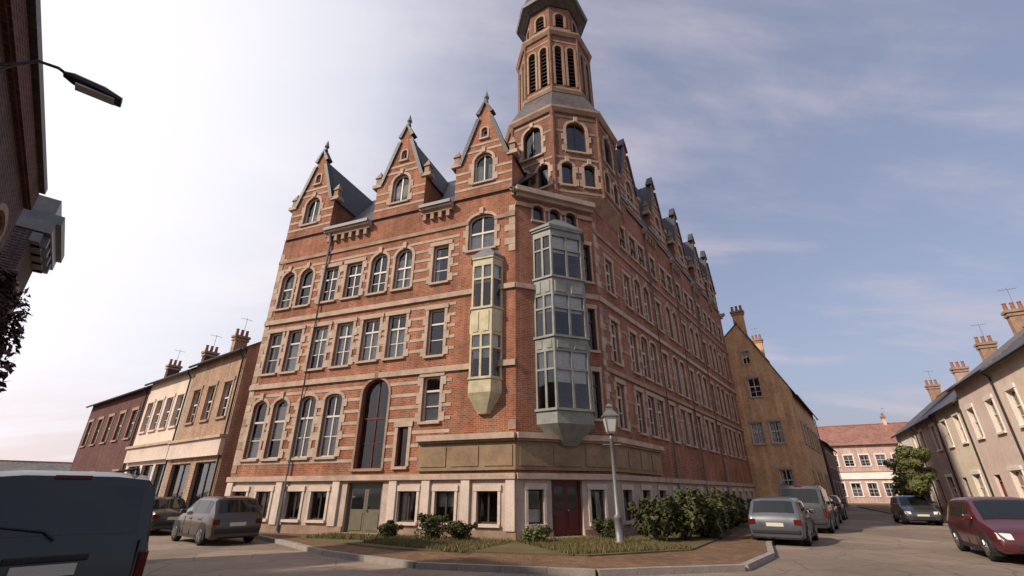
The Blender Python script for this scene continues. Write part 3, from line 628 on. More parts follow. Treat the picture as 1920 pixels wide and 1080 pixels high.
# --- rear walls, roofs
def wall_between(p, q, z0, z1, mat='brick_main', name='rear_wall'):
    return build(MB().poly([(p.x-C1.x,p.y-C1.y,z0),(q.x-C1.x,q.y-C1.y,z0),(q.x-C1.x,q.y-C1.y,z1),(p.x-C1.x,p.y-C1.y,z1)]), name, mat, B)
LEB = LE + NL*10; REB = RE + NR*9; IN = Vector((-.9, 28.56))
for a, b in ((LEB, LE), (IN, LEB), (REB, IN), (RE, REB)): wall_between(a, b, 0, EV)
deck = MB().flat([(p.x-C1.x, p.y-C1.y) for p in (C1, C2, RE, REB, IN, LEB, LE)], EV-.12, EV-.06); build(deck, 'roof_deck', 'lead', B)
FL.add(MB().poly([(0,-.1,EV-.02),(LEN_L,-.1,EV-.02),(15.2,5,20),(0,5,20)]), 'roof_slope', 'slate'); FL.add(MB().poly([(0,5,20),(15.2,5,20),(15.2,10.2,EV-.1),(0,10.2,EV-.1)]), 'roof_slope', 'slate')
FL.add(MB().poly([(0.02,0,EV),(0.02,5,19.95),(0.02,10,EV)]), 'gable_end', 'brick_main')
FL.add(MB().tube([(0,5,20.02),(13,5,20.02)], .11, 6), 'ridge_tiles', 'lead')
EU = EV + UP
FR.add(MB().poly([(3.05,-.1,EU-.02),(LEN_R,-.1,EU-.02),(LEN_R,1.8,23.8),(3.5,1.8,23.8)]), 'roof_slope', 'slate_brown'); FR.add(MB().poly([(3.5,1.8,23.8),(LEN_R,1.8,23.8),(LEN_R,4.5,24.6),(3.5,4.5,24.6)]), 'roof_slope', 'slate_brown')
FR.add(MB().poly([(3.5,4.5,24.6),(LEN_R,4.5,24.6),(LEN_R,9.1,EV-.1),(3.5,9.1,EV-.1)]), 'roof_slope', 'slate_brown'); FR.add(MB().poly([(LEN_R-.01,0,EV),(LEN_R-.01,9,EV),(LEN_R-.01,4.5,24.5),(LEN_R-.01,1.8,23.7),(LEN_R-.01,0,EU)]), 'gable_end', 'brick_main')
FR.add(MB().poly([(3.05,-.1,EU-.02),(3.5,1.8,23.8),(3.5,4.5,24.6),(3.5,9.1,EV-.1)]), 'roof_slope', 'slate_brown')
FR.add(MB().poly([(3.05,0,EV-.1),(3.05,0,EU),(3.05,1.6,EU),(3.05,1.6,EV-.1)]), 'return_wall', 'brick_main')
FR.add(MB().tube([(3.5,1.78,23.82),(LEN_R,1.78,23.82)], .1, 6), 'ridge_tiles', 'lead')
def chimney(F, x, y, z0, z1, wd=.55, dp=.8, pots=2, mat='brick_main'):
    c = F.add(MB().box(x-wd/2, x+wd/2, y-dp/2, y+dp/2, z0, z1), 'chimney', mat)
    for k, (e, a, b) in enumerate(((.07, z1-.35, z1-.2), (.12, z1-.12, z1+.05))):
        build(MB().box(x-wd/2-e, x+wd/2+e, y-dp/2-e, y+dp/2+e, a, b), 'chimney_cap', 'stone_warm', c)
    for k in range(pots):
        yy = y + (k-(pots-1)/2)*.36
        build(MB().lathe([(.13, z1+.05), (.1, z1+.5), (.12, z1+.52), (.12, z1+.58), (.08, z1+.58)], 8, (x, yy)), 'chimney_pot', 'clay_pot', c)
    if pots == 3 and random.random() < .7:
        zt = z1 + 1.5; ae = MB().tube([(x+wd/2+.03, y, z1-.5), (x+wd/2+.03, y, zt)], .016, 5).tube([(x+wd/2+.03, y-.45, zt-.1), (x+wd/2+.03, y+.45, zt-.1)], .01, 4)
        for q in range(6): ae.tube([(x+wd/2-.17, y-.4+.16*q, zt-.1), (x+wd/2+.23, y-.4+.16*q, zt-.1)], .006, 4)
        build(ae, 'aerial', 'post_grey', c)
    return c
chimney(FL, 4.9, 6.2, 17.0, 21.6)
# --- tower
TC = Vector((2.75, 21.85)) - C1; TROT = R(90-168)          # one face looks towards azimuth 168
def octa(ap, z, n=8): r = ap/math.cos(math.pi/8); return [(TC.x + r*math.cos(TROT+math.pi/8+k*math.pi/4), TC.y + r*math.sin(TROT+math.pi/8+k*math.pi/4), z) for k in range(n)]
def oct_ring(ap0, ap1, z0, z1, mat, name): return build(MB().rings([octa(ap0, z0), octa(ap1, z1)]), name, mat, B)
def oct_faces(ap, z0, z1, ops, mat, wink=None, louv=False, cols=None):
    side = 2*ap*math.tan(math.pi/8)
    for k in range(8):
        a_n = TROT + k*math.pi/4; nrm = Vector((math.cos(a_n), math.sin(a_n))); d = Vector((-nrm.y, nrm.x))
        org = TC + nrm*ap - d*side/2
        F = Facade(B, (org.x, org.y, z0), math.atan2(d.y, d.x))
        F.wall([(0,0),(side,0),(side,z1-z0),(0,z1-z0)], [(side/2+o[0], o[1], o[2], o[3], o[4]) for o in ops], mat, 'tower_wall', .35)
        for o in ops:
            if louv:
                bk = F.place('louvre_frame', cached(('lf', o[2], o[3], o[4]), lambda: MB().box(-o[2]/2-.02,o[2]/2+.02,.33,.36,0,o[3]+o[4]).mesh('louvre_frame', 'frame_dark')), side/2+o[0], o[1])
                nn_ = int((o[3]+o[4])/.3)
                for q in range(nn_): link('slat', cached(('sl', o[2]), lambda: MB().hexa([(-o[2]/2,.1,0),(o[2]/2,.1,0),(o[2]/2,.3,.18),(-o[2]/2,.3,.18),(-o[2]/2,.1,.03),(o[2]/2,.1,.03),(o[2]/2,.3,.21),(-o[2]/2,.3,.21)]).mesh('slat', 'louvre')), bk, (0,0,.08+q*.3))
                link('surround', cached(('ls', o[2], o[3], o[4]), lambda: arch_sur(o[2], o[3], o[4])), bk)
            else: F.window(side/2+o[0], o[1], o[2], o[3], cols=o[5] if len(o) > 5 else 1, rise=o[4], frame='frame_dark', blocks=True, key=True, cur=False)
        if cols: 
            for zz in cols: F.band(0, side, zz, zz+.14, .02, 'stone_warm', 'stone_band')
def arch_sur(wd, h, rise, sw=.13):
    mb = MB().box(-wd/2-sw,-wd/2,-.05,.02,0,h).box(wd/2,wd/2+sw,-.05,.02,0,h)
    o_ = [(wd/2+sw,h)] + arc_pts(-wd/2-sw,wd/2+sw,h,rise+sw) + [(-wd/2-sw,h)]; i_ = [(wd/2,h)] + arc_pts(-wd/2,wd/2,h,rise) + [(-wd/2,h)]
    for q in range(len(o_)-1):
        a, b, c, d = i_[q], o_[q], o_[q+1], i_[q+1]
        mb.hexa([(a[0],-.05,a[1]),(b[0],-.05,b[1]),(c[0],-.05,c[1]),(d[0],-.05,d[1]),(a[0],.02,a[1]),(b[0],.02,b[1]),(c[0],.02,c[1]),(d[0],.02,d[1])])
    return mb.mesh('surround', 'stone_warm')
oct_ring(2.6, 3.12, 14.38, 15.0, 'stone_warm', 'corbel_ring')
oct_faces(3.05, 15.0, 20.3, [(0, 2.75, 1.1, 1.5, .5, 2), (-.6, .6, .6, 1.2, .2), (.6, .6, .6, 1.2, .2)], 'brick_tower', cols=(.15, 2.25, 4.0, 5.0))
oct_ring(3.16, 3.28, 20.3, 20.5, 'stone_warm', 'cornice'); oct_ring(3.28, 3.28, 20.5, 20.65, 'stone_warm', 'cornice'); oct_ring(3.22, 2.2, 20.65, 22.8, 'slate_brown', 'weathering')
oct_ring(2.26, 2.32, 22.75, 22.95, 'stone_warm', 'cornice')
oct_faces(2.14, 22.95, 27.6, [(-.4, .5, .46, 3.0, .23), (.4, .5, .46, 3.0, .23)], 'brick_tower', louv=True, cols=(.2, 2.2, 4.1))
oct_ring(2.24, 2.36, 27.6, 27.8, 'stone_warm', 'cornice'); oct_ring(2.36, 2.36, 27.8, 27.92, 'stone_warm', 'cornice'); oct_ring(2.3, 1.72, 27.92, 28.7, 'slate', 'weathering')
oct_faces(1.66, 28.7, 31.0, [(0, .45, .6, .95, .3)], 'brick_tower', louv=True, cols=(.2,))
oct_ring(1.76, 2.2, 31.0, 31.3, 'slate_brown', 'cornice'); oct_ring(2.28, 2.34, 31.3, 31.5, 'lead', 'gutter')
sp = build(MB().rings([octa(2.28, 31.5), octa(1.98, 32.4), octa(1.7, 34.2), octa(.08, 43)]), 'spire', 'slate', B)
build(MB().lathe([(.1,42.9),(.2,43.2),(.05,43.5),(.03,44.6),(0,44.6)], 8, (TC.x, TC.y)), 'finial', 'lead', sp)
for ap, z0, z1 in ((3.05, 15.0, 20.3), (2.14, 22.95, 27.6)):       # corner shafts of the tower
    for p in octa(ap-.02, z0): build(MB().lathe([(.14,z0),(.14,z0+.2),(.1,z0+.25),(.1,z1-.3),(.15,z1-.1),(.15,z1)], 8, (p[0], p[1])), 'shaft', 'brick_tower', B)

# ------------------------------------------------------------------ generic street house
def house(name, label, cat, org, ang, L, D, eave, ridge, wall, roof, ops, base=None, group=None, sur='stone', frame='frame_white', doors=(), chim=(), fascia=None, shops=(), ridge_off=None, dark_door='door_red', side=()):
    H = thing(name, label, cat, (org[0], org[1], .1), ang, group)
    F = Facade(H, (0,0,0), 0); y2 = ridge_off or D/2
    holes = [tuple(o[:4]) + ((o[4],) if len(o) > 4 else (0,)) for o in ops] + [(d[0], .0+d[1], d[2], d[3]) for d in doors] + [tuple(s[:4]) for s in shops]
    F.wall([(0,-.1),(L,-.1),(L,eave),(0,eave)], holes, wall, depth=.22)
    for o in ops: F.window(o[0], o[1], o[2], o[3], cols=2 if o[2] > .7 else 1, tr=.55, rise=o[4] if len(o) > 4 else 0, frame=frame, sur=sur, sw=.12)
    for d in doors: F.door(d[0], d[1], d[2], d[3], dark_door, 1, light=.3)
    for s in shops: F.window(s[0], s[1], s[2], s[3], cols=max(1, round(s[2]/1.2)), tr=.0, frame='frame_dark', sur=None, sill=False, cur=False, rec=.16)
    for a, b in (((L,0),(L,D)), ((L,D),(0,D))): F.add(MB().poly([(a[0],a[1],-.1),(b[0],b[1],-.1),(b[0],b[1],eave),(a[0],a[1],eave)]), 'side_wall', wall)
    FS = Facade(H, (0, D, 0), -math.pi/2)
    FS.wall([(0,-.1),(D,-.1),(D,eave),(D-y2,ridge),(0,eave)], [q[:4] for q in side], wall, 'side_wall', .2)
    for q in side: FS.window(*q[:4], cols=2, tr=.55, frame=frame, sur=sur, sw=.1)
    for x in (L,): F.add(MB().poly([(x,0,eave),(x,D,eave),(x,y2,ridge)]), 'gable_end', wall)
    sl = (ridge-eave)/y2; s2 = (ridge-eave)/(D-y2)
    F.add(MB().hexa([(-.08,-.3,eave-.3*sl),(L+.08,-.3,eave-.3*sl),(L+.08,y2,ridge),(-.08,y2,ridge),(-.08,-.3,eave-.3*sl+.12),(L+.08,-.3,eave-.3*sl+.12),(L+.08,y2,ridge+.12),(-.08,y2,ridge+.12)]), 'roof_slope', roof)
    F.add(MB().hexa([(-.08,y2,ridge),(L+.08,y2,ridge),(L+.08,D+.3,eave-.3*s2),(-.08,D+.3,eave-.3*s2),(-.08,y2,ridge+.12),(L+.08,y2,ridge+.12),(L+.08,D+.3,eave-.3*s2+.12),(-.08,D+.3,eave-.3*s2+.12)]), 'roof_slope', roof)
    F.add(MB().tube([(-.08,y2,ridge+.14),(L+.08,y2,ridge+.14)], .1, 6), 'ridge_tiles', 'clay_pot')
    F.add(MB().tube([(-.05,-.36,eave-.3*sl+.02),(L+.05,-.36,eave-.3*sl+.02)], .065, 6), 'gutter', 'plastic_dark')
    F.add(MB().tube([(L-.15,-.34,eave-.3*sl),(L-.15,-.08,eave-.55),(L-.15,-.08,.1)], .045, 6), 'downpipe', 'plastic_dark')
    if base: F.band(0, L, -.1, base[0], .04, base[1], 'plinth')
    if fascia: F.add(MB().box(fascia[0], fascia[1], -.22, .02, fascia[2], fascia[3]), 'fascia', fascia[4]); F.add(MB().box(fascia[0]-.05, fascia[1]+.05, -.34, .02, fascia[3]+.003, fascia[3]+.14), 'cornice', 'stone')
    for c in chim: chimney(F, c[0], y2 + (c[1] if len(c) > 1 else 0), ridge-1.0, ridge+1.3, .5, .9, 3, wall if wall.startswith('brick') else 'brick_tan')
    return H
# left wing: three lower houses stepping away along the bending street
WD = az(-53.7); WA = Vector((-13.6, 22.95)); wang = math.atan2(-WD.y, -WD.x)       # local x runs towards the corner building
def wing(s0, s1): p = WA + WD*s1; return (p.x, p.y), s1-s0
o, L = wing(.1, 6.2)
house('brick_house', 'tan brick low house with shopfront, directly beside the tall corner building', 'house', o, wang, L, 9, 8.4, 11.4, 'brick_tan', 'slate_brown',
      [(1.2, 5.0, .9, 1.8), (3.0, 5.0, .9, 1.8), (4.9, 5.0, .9, 1.8)], sur='stone_warm', shops=[(1.6, .5, 2.3, 2.4), (4.5, .2, 2.2, 2.7)], fascia=(.0, 6.05, 3.15, 3.95, 'render_trim'), chim=[(.5,)], group='low houses along the left street')
o, L = wing(6.25, 12.9)
house('rendered_house', 'cream rendered house with long white fascia, between tan and dark red houses', 'house', o, wang, L, 9, 8.2, 11.2, 'render_tan', 'slate_brown',
      [(1.0, 5.0, .95, 1.8), (2.55, 5.0, .95, 1.8), (4.1, 5.0, .95, 1.8), (5.65, 5.0, .95, 1.8)], sur='render_trim', shops=[(1.4, .3, 1.9, 2.7), (3.6, .2, 1.7, 2.8), (5.5, .3, 1.5, 2.7)], fascia=(.05, L-.05, 3.2, 4.0, 'render_trim'), chim=[(.5,), (L-.5,)], group='low houses along the left street')
o, L = wing(12.95, 25.4)
house('brick_house', 'dark red brick house at the far end of the left street row', 'house', o, wang, L, 9, 8.0, 10.8, 'brick_wine', 'slate_brown',
      [(1.3+2.4*k, 4.8, 1.0, 1.8) for k in range(5)] + [(1.3+2.4*k, 1.0, 1.0, 1.7) for k in (0, 2, 4)], sur='stone_warm', doors=[(3.7, 0, 1.0, 2.4), (8.5, 0, 1.0, 2.4)], chim=[(.6,), (8,)], group='low houses along the left street')
# house on the right street, standing forward of the corner building
P2 = RE - NR*4.2 + V*.05
house('brick_house', 'orange brick house with steep roof standing forward just past the corner building', 'house', (P2.x, P2.y), angR, 17, 10, 9.4, 15.6, 'brick_orange', 'slate',
      [(1.5+2.3*k, 5.2, 1.0, 1.7) for k in range(7)] + [(1.5+2.3*k, 1.3, 1.0, 1.8) for k in (0, 2, 3, 5, 6)], doors=[(3.8, 0, 1.0, 2.5), (10.7, 0, 1.0, 2.5)], chim=[(.5, -.2), (11,)], ridge_off=3.0, side=[(8.3, 1.5, .9, 1.7), (8.3, 5.2, .9, 1.7), (6.9, 5.2, .9, 1.7), (7.4, 9.0, .9, 1.6), (7.2, 11.9, .6, 1.1)], group='brick houses along the right street')
P3 = P2 + V*17.2 - NR*.2
house('brick_house', 'low dark brick house farthest down the shaded side of the right street', 'house', (P3.x, P3.y), angR, 16, 9, 6.6, 9.8, 'brick_wine', 'slate',
      [(1.5+2.4*k, 4.1, 1.0, 1.5) for k in range(6)] + [(1.5+2.4*k, 1.0, 1.0, 1.6) for k in (0, 2, 4, 5)], doors=[(3.9, 0, 1.0, 2.4), (8.7, 0, 1.0, 2.4)], chim=[(.5,), (8,)], group='brick houses along the right street')
# terrace across the street (sunlit)
tang = math.atan2(-TD.y, -TD.x)
tw = [('render_white', 'nearest white rendered terrace house at the right edge of the picture'), ('render_cream', 'cream terrace house next to the nearest white one'), ('render_pink', 'pink rendered terrace house in the middle of the sunlit row'),
      ('render_cream', 'cream terrace house beyond the pink one'), ('brick_pink', 'pinkish brick terrace house near the far end of the sunlit row'), ('render_white', 'last white rendered terrace house before the street end')]
s = -7.0
for k, (m, lab) in enumerate(tw):
    L = (6.6, 6.2, 6.4, 6.2, 7.0, 9.0)[k]; p = tp(s+L, 0); e = (7.9, 7.6, 7.7, 7.0, 6.9, 6.9)[k]
    house('terrace_house', lab, 'house', p, tang, L-.03, 8.5, e, e+3.1+.2*(k % 2), m, ('tile_grey', 'slate_brown')[k % 2],
          [(1.4, 4.5, 1.05, 1.7), (L-1.7, 4.5, 1.05, 1.7), (L-2.0, .9, 1.5, 1.7)], base=(.5, 'stone_warm'), sur='render_white' if m != 'render_white' else 'stone', doors=[(1.4, .02, 1.0, 2.45)],
          chim=[(.35,)], dark_door=('door_red', 'door_olive')[k % 2], group='terrace houses across the right street')
    s += L
# building closing the end of the right street
FE = az(36.5)*100; fang = R(-36.5+8)
fx = Vector((math.cos(fang), math.sin(fang)))
o = FE - fx*16
house('brick_building', 'distant pink brick building with white bands closing the right street', 'building', (o.x, o.y), fang, 34, 12, 9.0, 12.6, 'brick_pink', 'tile_red',
      [(1.6+2.2*k, 5.6, 1.3, 1.7) for k in range(15)] + [(1.6+2.2*k, 1.0, 1.3, 2.0) for k in range(15)], sur='render_white', fascia=(0, 34, 3.6, 4.7, 'render_white'), chim=[(6,), (20,), (30,)])
# low far houses at the end of the left street
for k, (a, d, L, e, m, lab) in enumerate(((-46, 92, 18, 3.6, 'brick_wine', 'distant low dark red bungalow at the far left end of the street'), (-42.5, 112, 16, 4.4, 'render_pink', 'distant pale pink low house beside the dark red bungalow'))):
    p = az(a)*d; q = Vector((math.cos(R(a*-1)), math.sin(R(a*-1)))); p = p - q*L/2
    house('distant_house', lab, 'house', (p.x, p.y), R(-a), L, 8, e, e+1.8, m, 'tile_grey', [(2+3*j, 1.1, 1.3, 1.3) for j in range(int(L/3)-1)], group='low houses far down the left street')
# near dark buildings on the left edge
lang = math.atan2(LD.y, LD.x)
def left_house(name, label, s0, s1, off, H, D, mat):
    # facade looks to the right: local x runs away from the camera
    p = lp(s0, off); T = thing(name, label, 'building', (p[0], p[1], .1), lang); L = s1-s0; F = Facade(T, (0,0,0), 0)
    n = max(1, int(L/2.6)); ops = []; fl = [(1.0, 1.9), (4.2, 1.9)] + ([(7.2, 1.5)] if H > 9 else [])
    for k in range(n):
        for z, h in fl: ops.append((L*(k+.5)/n, z, 1.0, h, .2))
    F.wall([(0,-.1),(L,-.1),(L,H),(0,H)], ops, mat)
    for o_ in ops: F.window(o_[0], o_[1], o_[2], o_[3], cols=2, tr=.6, rise=.2, sur='stone_warm')
    for a, b in (((L,0),(L,D)), ((L,D),(0,D)), ((0,D),(0,0))): F.add(MB().poly([(a[0],a[1],-.1),(b[0],b[1],-.1),(b[0],b[1],H),(a[0],a[1],H)]), 'side_wall', mat)
    return T, F, L
# local y (inwards) must point left: x along LD, y = ccw of LD = LN
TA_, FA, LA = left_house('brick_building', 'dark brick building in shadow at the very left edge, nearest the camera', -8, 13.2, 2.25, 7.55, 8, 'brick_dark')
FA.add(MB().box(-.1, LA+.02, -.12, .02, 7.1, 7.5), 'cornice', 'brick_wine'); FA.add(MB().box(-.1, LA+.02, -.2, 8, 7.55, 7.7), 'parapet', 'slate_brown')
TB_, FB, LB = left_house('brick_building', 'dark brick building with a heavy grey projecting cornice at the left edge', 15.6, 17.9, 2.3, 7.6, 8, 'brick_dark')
FB.add(MB().box(-.05, LB+.1, -.18, .02, 7.3, 7.55), 'cornice', 'lead'); 
FB.add(MB().box(-.05, LB+.5, -.32, 8, 7.6, 7.9), 'cornice', 'post_grey'); FB.add(MB().box(-.05, LB+.55, -.42, 8, 7.9, 8.15), 'cornice', 'lead'); FB.add(MB().box(0, LB+.35, -.22, 7.9, 8.15, 8.6), 'parapet', 'post_grey')
for k in range(4): FB.add(MB().box(.2+k*.65, .38+k*.65, -.3, .02, 7.3, 7.59), 'bracket', 'lead')

# ------------------------------------------------------------------ vegetation
def leaf_cloud(n, centers, size, rnd):
    mb = MB()
    for _ in range(n):
        c, r = rnd.choice(centers)
        while True:
            d = Vector((rnd.uniform(-1,1), rnd.uniform(-1,1), rnd.uniform(-1,1)))
            if .05 < d.length < 1: break
        d = d.normalized() * (d.length ** .55)
        p = Vector(c) + Vector((d.x*r[0], d.y*r[1], d.z*r[2]))
        if p.z < .05: p.z = rnd.uniform(.05, .3)
        nrm = (d + Vector((rnd.gauss(0,.5), rnd.gauss(0,.5), rnd.gauss(.3,.5)))).normalized()
        a = nrm.cross(Vector((rnd.uniform(-1,1), rnd.uniform(-1,1), rnd.uniform(-1,1)))).normalized(); b = nrm.cross(a); s_ = size*rnd.uniform(.45, 1.6)
        mb.poly([p-a*s_, p+b*s_*.45-nrm*s_*.1, p+a*s_, p-b*s_*.45-nrm*s_*.1])
    return mb
def tree(name, label, cat, loc, h, rad, trunk_h, mat, n=5000, size=.13, seed=1, group=None):
    rnd = random.Random(seed); T = thing(name, label, cat, (loc[0], loc[1], .0), 0, group)
    mb = MB().tube([(0,0,-.05),(.04,.02,trunk_h*.5),(.0,.05,trunk_h),(.05,0,h*.75)], [.15*h/6, .11*h/6, .09*h/6, .02], 9); 
    cs = []
    for k in range(16):
        a = rnd.uniform(0, 6.28); q = rnd.uniform(.15, .75); z = rnd.uniform(trunk_h*.95, h*.92); rr = rad*rnd.uniform(.25, .48); f = 1-abs((z-(trunk_h+h)/2)/(h-trunk_h))*.9
        c = (math.cos(a)*q*rad*f, math.sin(a)*q*rad*f, z); cs.append((c, (rr, rr, rr*.7)))
        mb.tube([(0,0,trunk_h*rnd.uniform(.6,1)), (c[0]*.5, c[1]*.5, (trunk_h+z)/2), c], [.05*h/6, .03*h/6, .01], 5)
    build(mb, 'trunk', 'bark', T, smooth=True)
    build(leaf_cloud(n, cs, size, rnd), 'crown', mat, T)
    return T
def bush(label, loc, rx, ry, h, mat, n=2600, size=.085, seed=1, group=None, name='bush', z0=.12):
    rnd = random.Random(seed); T = thing(name, label, 'bush', (loc[0], loc[1], z0), rnd.uniform(0, .5), group)
    mb = MB(); cs = []
    for k in range(11):
        a = rnd.uniform(0, 6.28); q = rnd.uniform(0, .65); rr = rnd.uniform(.35, .55)
        c = (math.cos(a)*q*rx, math.sin(a)*q*ry, h*rnd.uniform(.25, .72)); cs.append((c, (rx*rr, ry*rr, h*rr*.62)))
        mb.tube([(c[0]*.2, c[1]*.2, -.05), (c[0]*.6, c[1]*.6, c[2]*.6), c], [.03, .02, .006], 5)
    for k in range(9):                                      # loose shoots breaking the outline
        a = rnd.uniform(0, 6.28); q = rnd.uniform(.5, .95); c = (math.cos(a)*q*rx, math.sin(a)*q*ry, h*rnd.uniform(.5, 1.0)*(1.12-q*.4)); cs.append((c, (rx*.13, ry*.13, h*.13)))
        mb.tube([(c[0]*.3, c[1]*.3, h*.2), (c[0]*.75, c[1]*.75, c[2]*.7), (c[0]*1.02, c[1]*1.02, c[2]*1.05)], [.018, .012, .004], 5)
    build(mb, 'stems', 'bark', T); build(leaf_cloud(n, cs, size, rnd), 'foliage', mat, T)
    return T
# planted strip in front of the corner
def fl(F_org, u, x, outw):      # point in front of a facade
    n_ = Vector((u.y, -u.x)); p = F_org + u*x + n_*outw; return (p.x, p.y)
bed = build(MB().flat([fl(LE, UL, 6.0, .5), fl(LE, UL, 6.3, 1.9), fl(LE, UL, 11.5, 3.6), fl(C1, (C2-C1).normalized(), .2, 4.4), fl(C1, (C2-C1).normalized(), 3.6, 4.3), fl(C2, V, 2.5, 3.1), fl(C2, V, 14, 1.9), fl(C2, V, 14, .25), fl(C2, V, .6, .25), fl(C1, (C2-C1).normalized(), 3.4, .3), fl(C1, (C2-C1).normalized(), .3, .3), fl(LE, UL, 11.5, .25)], .05, .16), 'planting_bed', 'turf')
tag(bed, kind='structure')
rnd = random.Random(5)
gm = MB()
Cd = (C2-C1).normalized()
def blade(p):
    a = rnd.uniform(0, 6.28); hh = rnd.uniform(.05, .15); l = .012
    gm.poly([(p[0]-math.cos(a)*l, p[1]-math.sin(a)*l, .155), (p[0]+math.cos(a)*l, p[1]+math.sin(a)*l, .155), (p[0]+rnd.uniform(-.05,.05), p[1]+rnd.uniform(-.05,.05), .155+hh)])
for _ in range(6000): blade(fl(LE, UL, rnd.uniform(6.4, 13.9), rnd.uniform(.35, 1.9)))
for _ in range(15000): blade(fl(C1, Cd, rnd.uniform(-.2, 3.8), rnd.uniform(.35, 4.2)))
for _ in range(4500): x_ = rnd.uniform(9.5, 13.8); blade(fl(LE, UL, x_, rnd.uniform(1.8, 2.6+(x_-9.5)*.28)))
for _ in range(7000): blade(fl(C2, V, rnd.uniform(1, 13.8), rnd.uniform(.35, 1.8)))
tag(build(gm, 'grass', 'leaf_grass'), 'short tufty grass in the bed round the corner building', 'grass', kind='stuff')
bs = [(4.9, 17.35, .85, .8, 1.5), (5.95, 17.75, .95, .9, 1.75), (6.9, 18.7, .95, .9, 1.6), (7.55, 20.1, .9, .9, 1.7), (8.5, 21.3, .9, .9, 1.5), (9.6, 23.0, .95, .95, 1.6), (10.8, 24.8, .95, .95, 1.5)]
bl = ['rounded dark bush nearest the lamp post on the corner', 'largest dark bush second from the lamp post', 'dark bush third from the lamp post in front of the shaded facade', 'dark bush fourth from the lamp post along the shaded facade', 'dark bush fifth from the lamp post along the shaded facade', 'dark bush sixth from the lamp post along the shaded facade', 'dark bush farthest from the lamp post along the shaded facade']
for k, b in enumerate(bs): bush(bl[k], b[:2], b[2], b[3], b[4], 'leaf_dark', 2600, .085, 20+k, 'bushes along the shaded facade')
for k, (x, o_, rx, h, lab) in enumerate(((11.1, 1.0, .75, .85, 'low dark shrub below the ground floor windows of the sunlit facade'), (12.2, 1.05, .6, .7, 'smaller low shrub nearer the corner of the sunlit facade'), (9.4, .95, .5, .6, 'smallest low shrub beside the olive entrance doors'))):
    p = fl(LE, UL, x, o_); bush(lab, p, rx, rx*.7, h, 'leaf_dark', 1400, .06, 40+k, 'low shrubs by the sunlit facade', 'shrub')
for k, (x_, o_, rx, h, m_, lab) in enumerate(((.1, 1.3, .55, .6, 'leaf_green', 'low pale green shrub on the lawn at the lit edge of the canted corner'), (2.9, 1.0, .5, .75, 'leaf_dark', 'low dark shrub on the lawn just behind the lamp post'))):
    bush(lab, fl(C1, Cd, x_, o_), rx, rx*.8, h, m_, 1200, .055, 50+k, 'low shrubs on the corner lawn', 'shrub')
p = az(-51.6)*13.6; bush('tall dark purple leaved tree at the left edge beyond the parked van', (p.x, p.y), .95, .95, 6.2, 'leaf_plum', 13000, .075, 3, None, 'plum_tree', .11)['category'] = 'tree'
p = az(39.6)*37; tree('street_tree', 'small green tree on the right pavement in front of the terrace', 'tree', (p.x, p.y), 4.5, 1.25, 1.5, 'leaf_green', 4500, .10, 8)
p = az(38.4)*58; tree('street_tree', 'farther green tree at the end of the terrace', 'tree', (p.x, p.y), 5.6, 1.8, 1.6, 'leaf_green', 3500, .13, 9)
for k, (s_, o_, lab) in enumerate(((13.5, -.9, 'trimmed green hedge bush by the terrace front nearest the small tree'), (4.0, -.9, 'trimmed green hedge bush by the terrace front behind the red car'))):
    bush(lab, tp(s_, o_), .9, .9, 1.3, 'leaf_green', 1800, .07, 60+k, 'hedge bushes by the terrace', z0=.11)

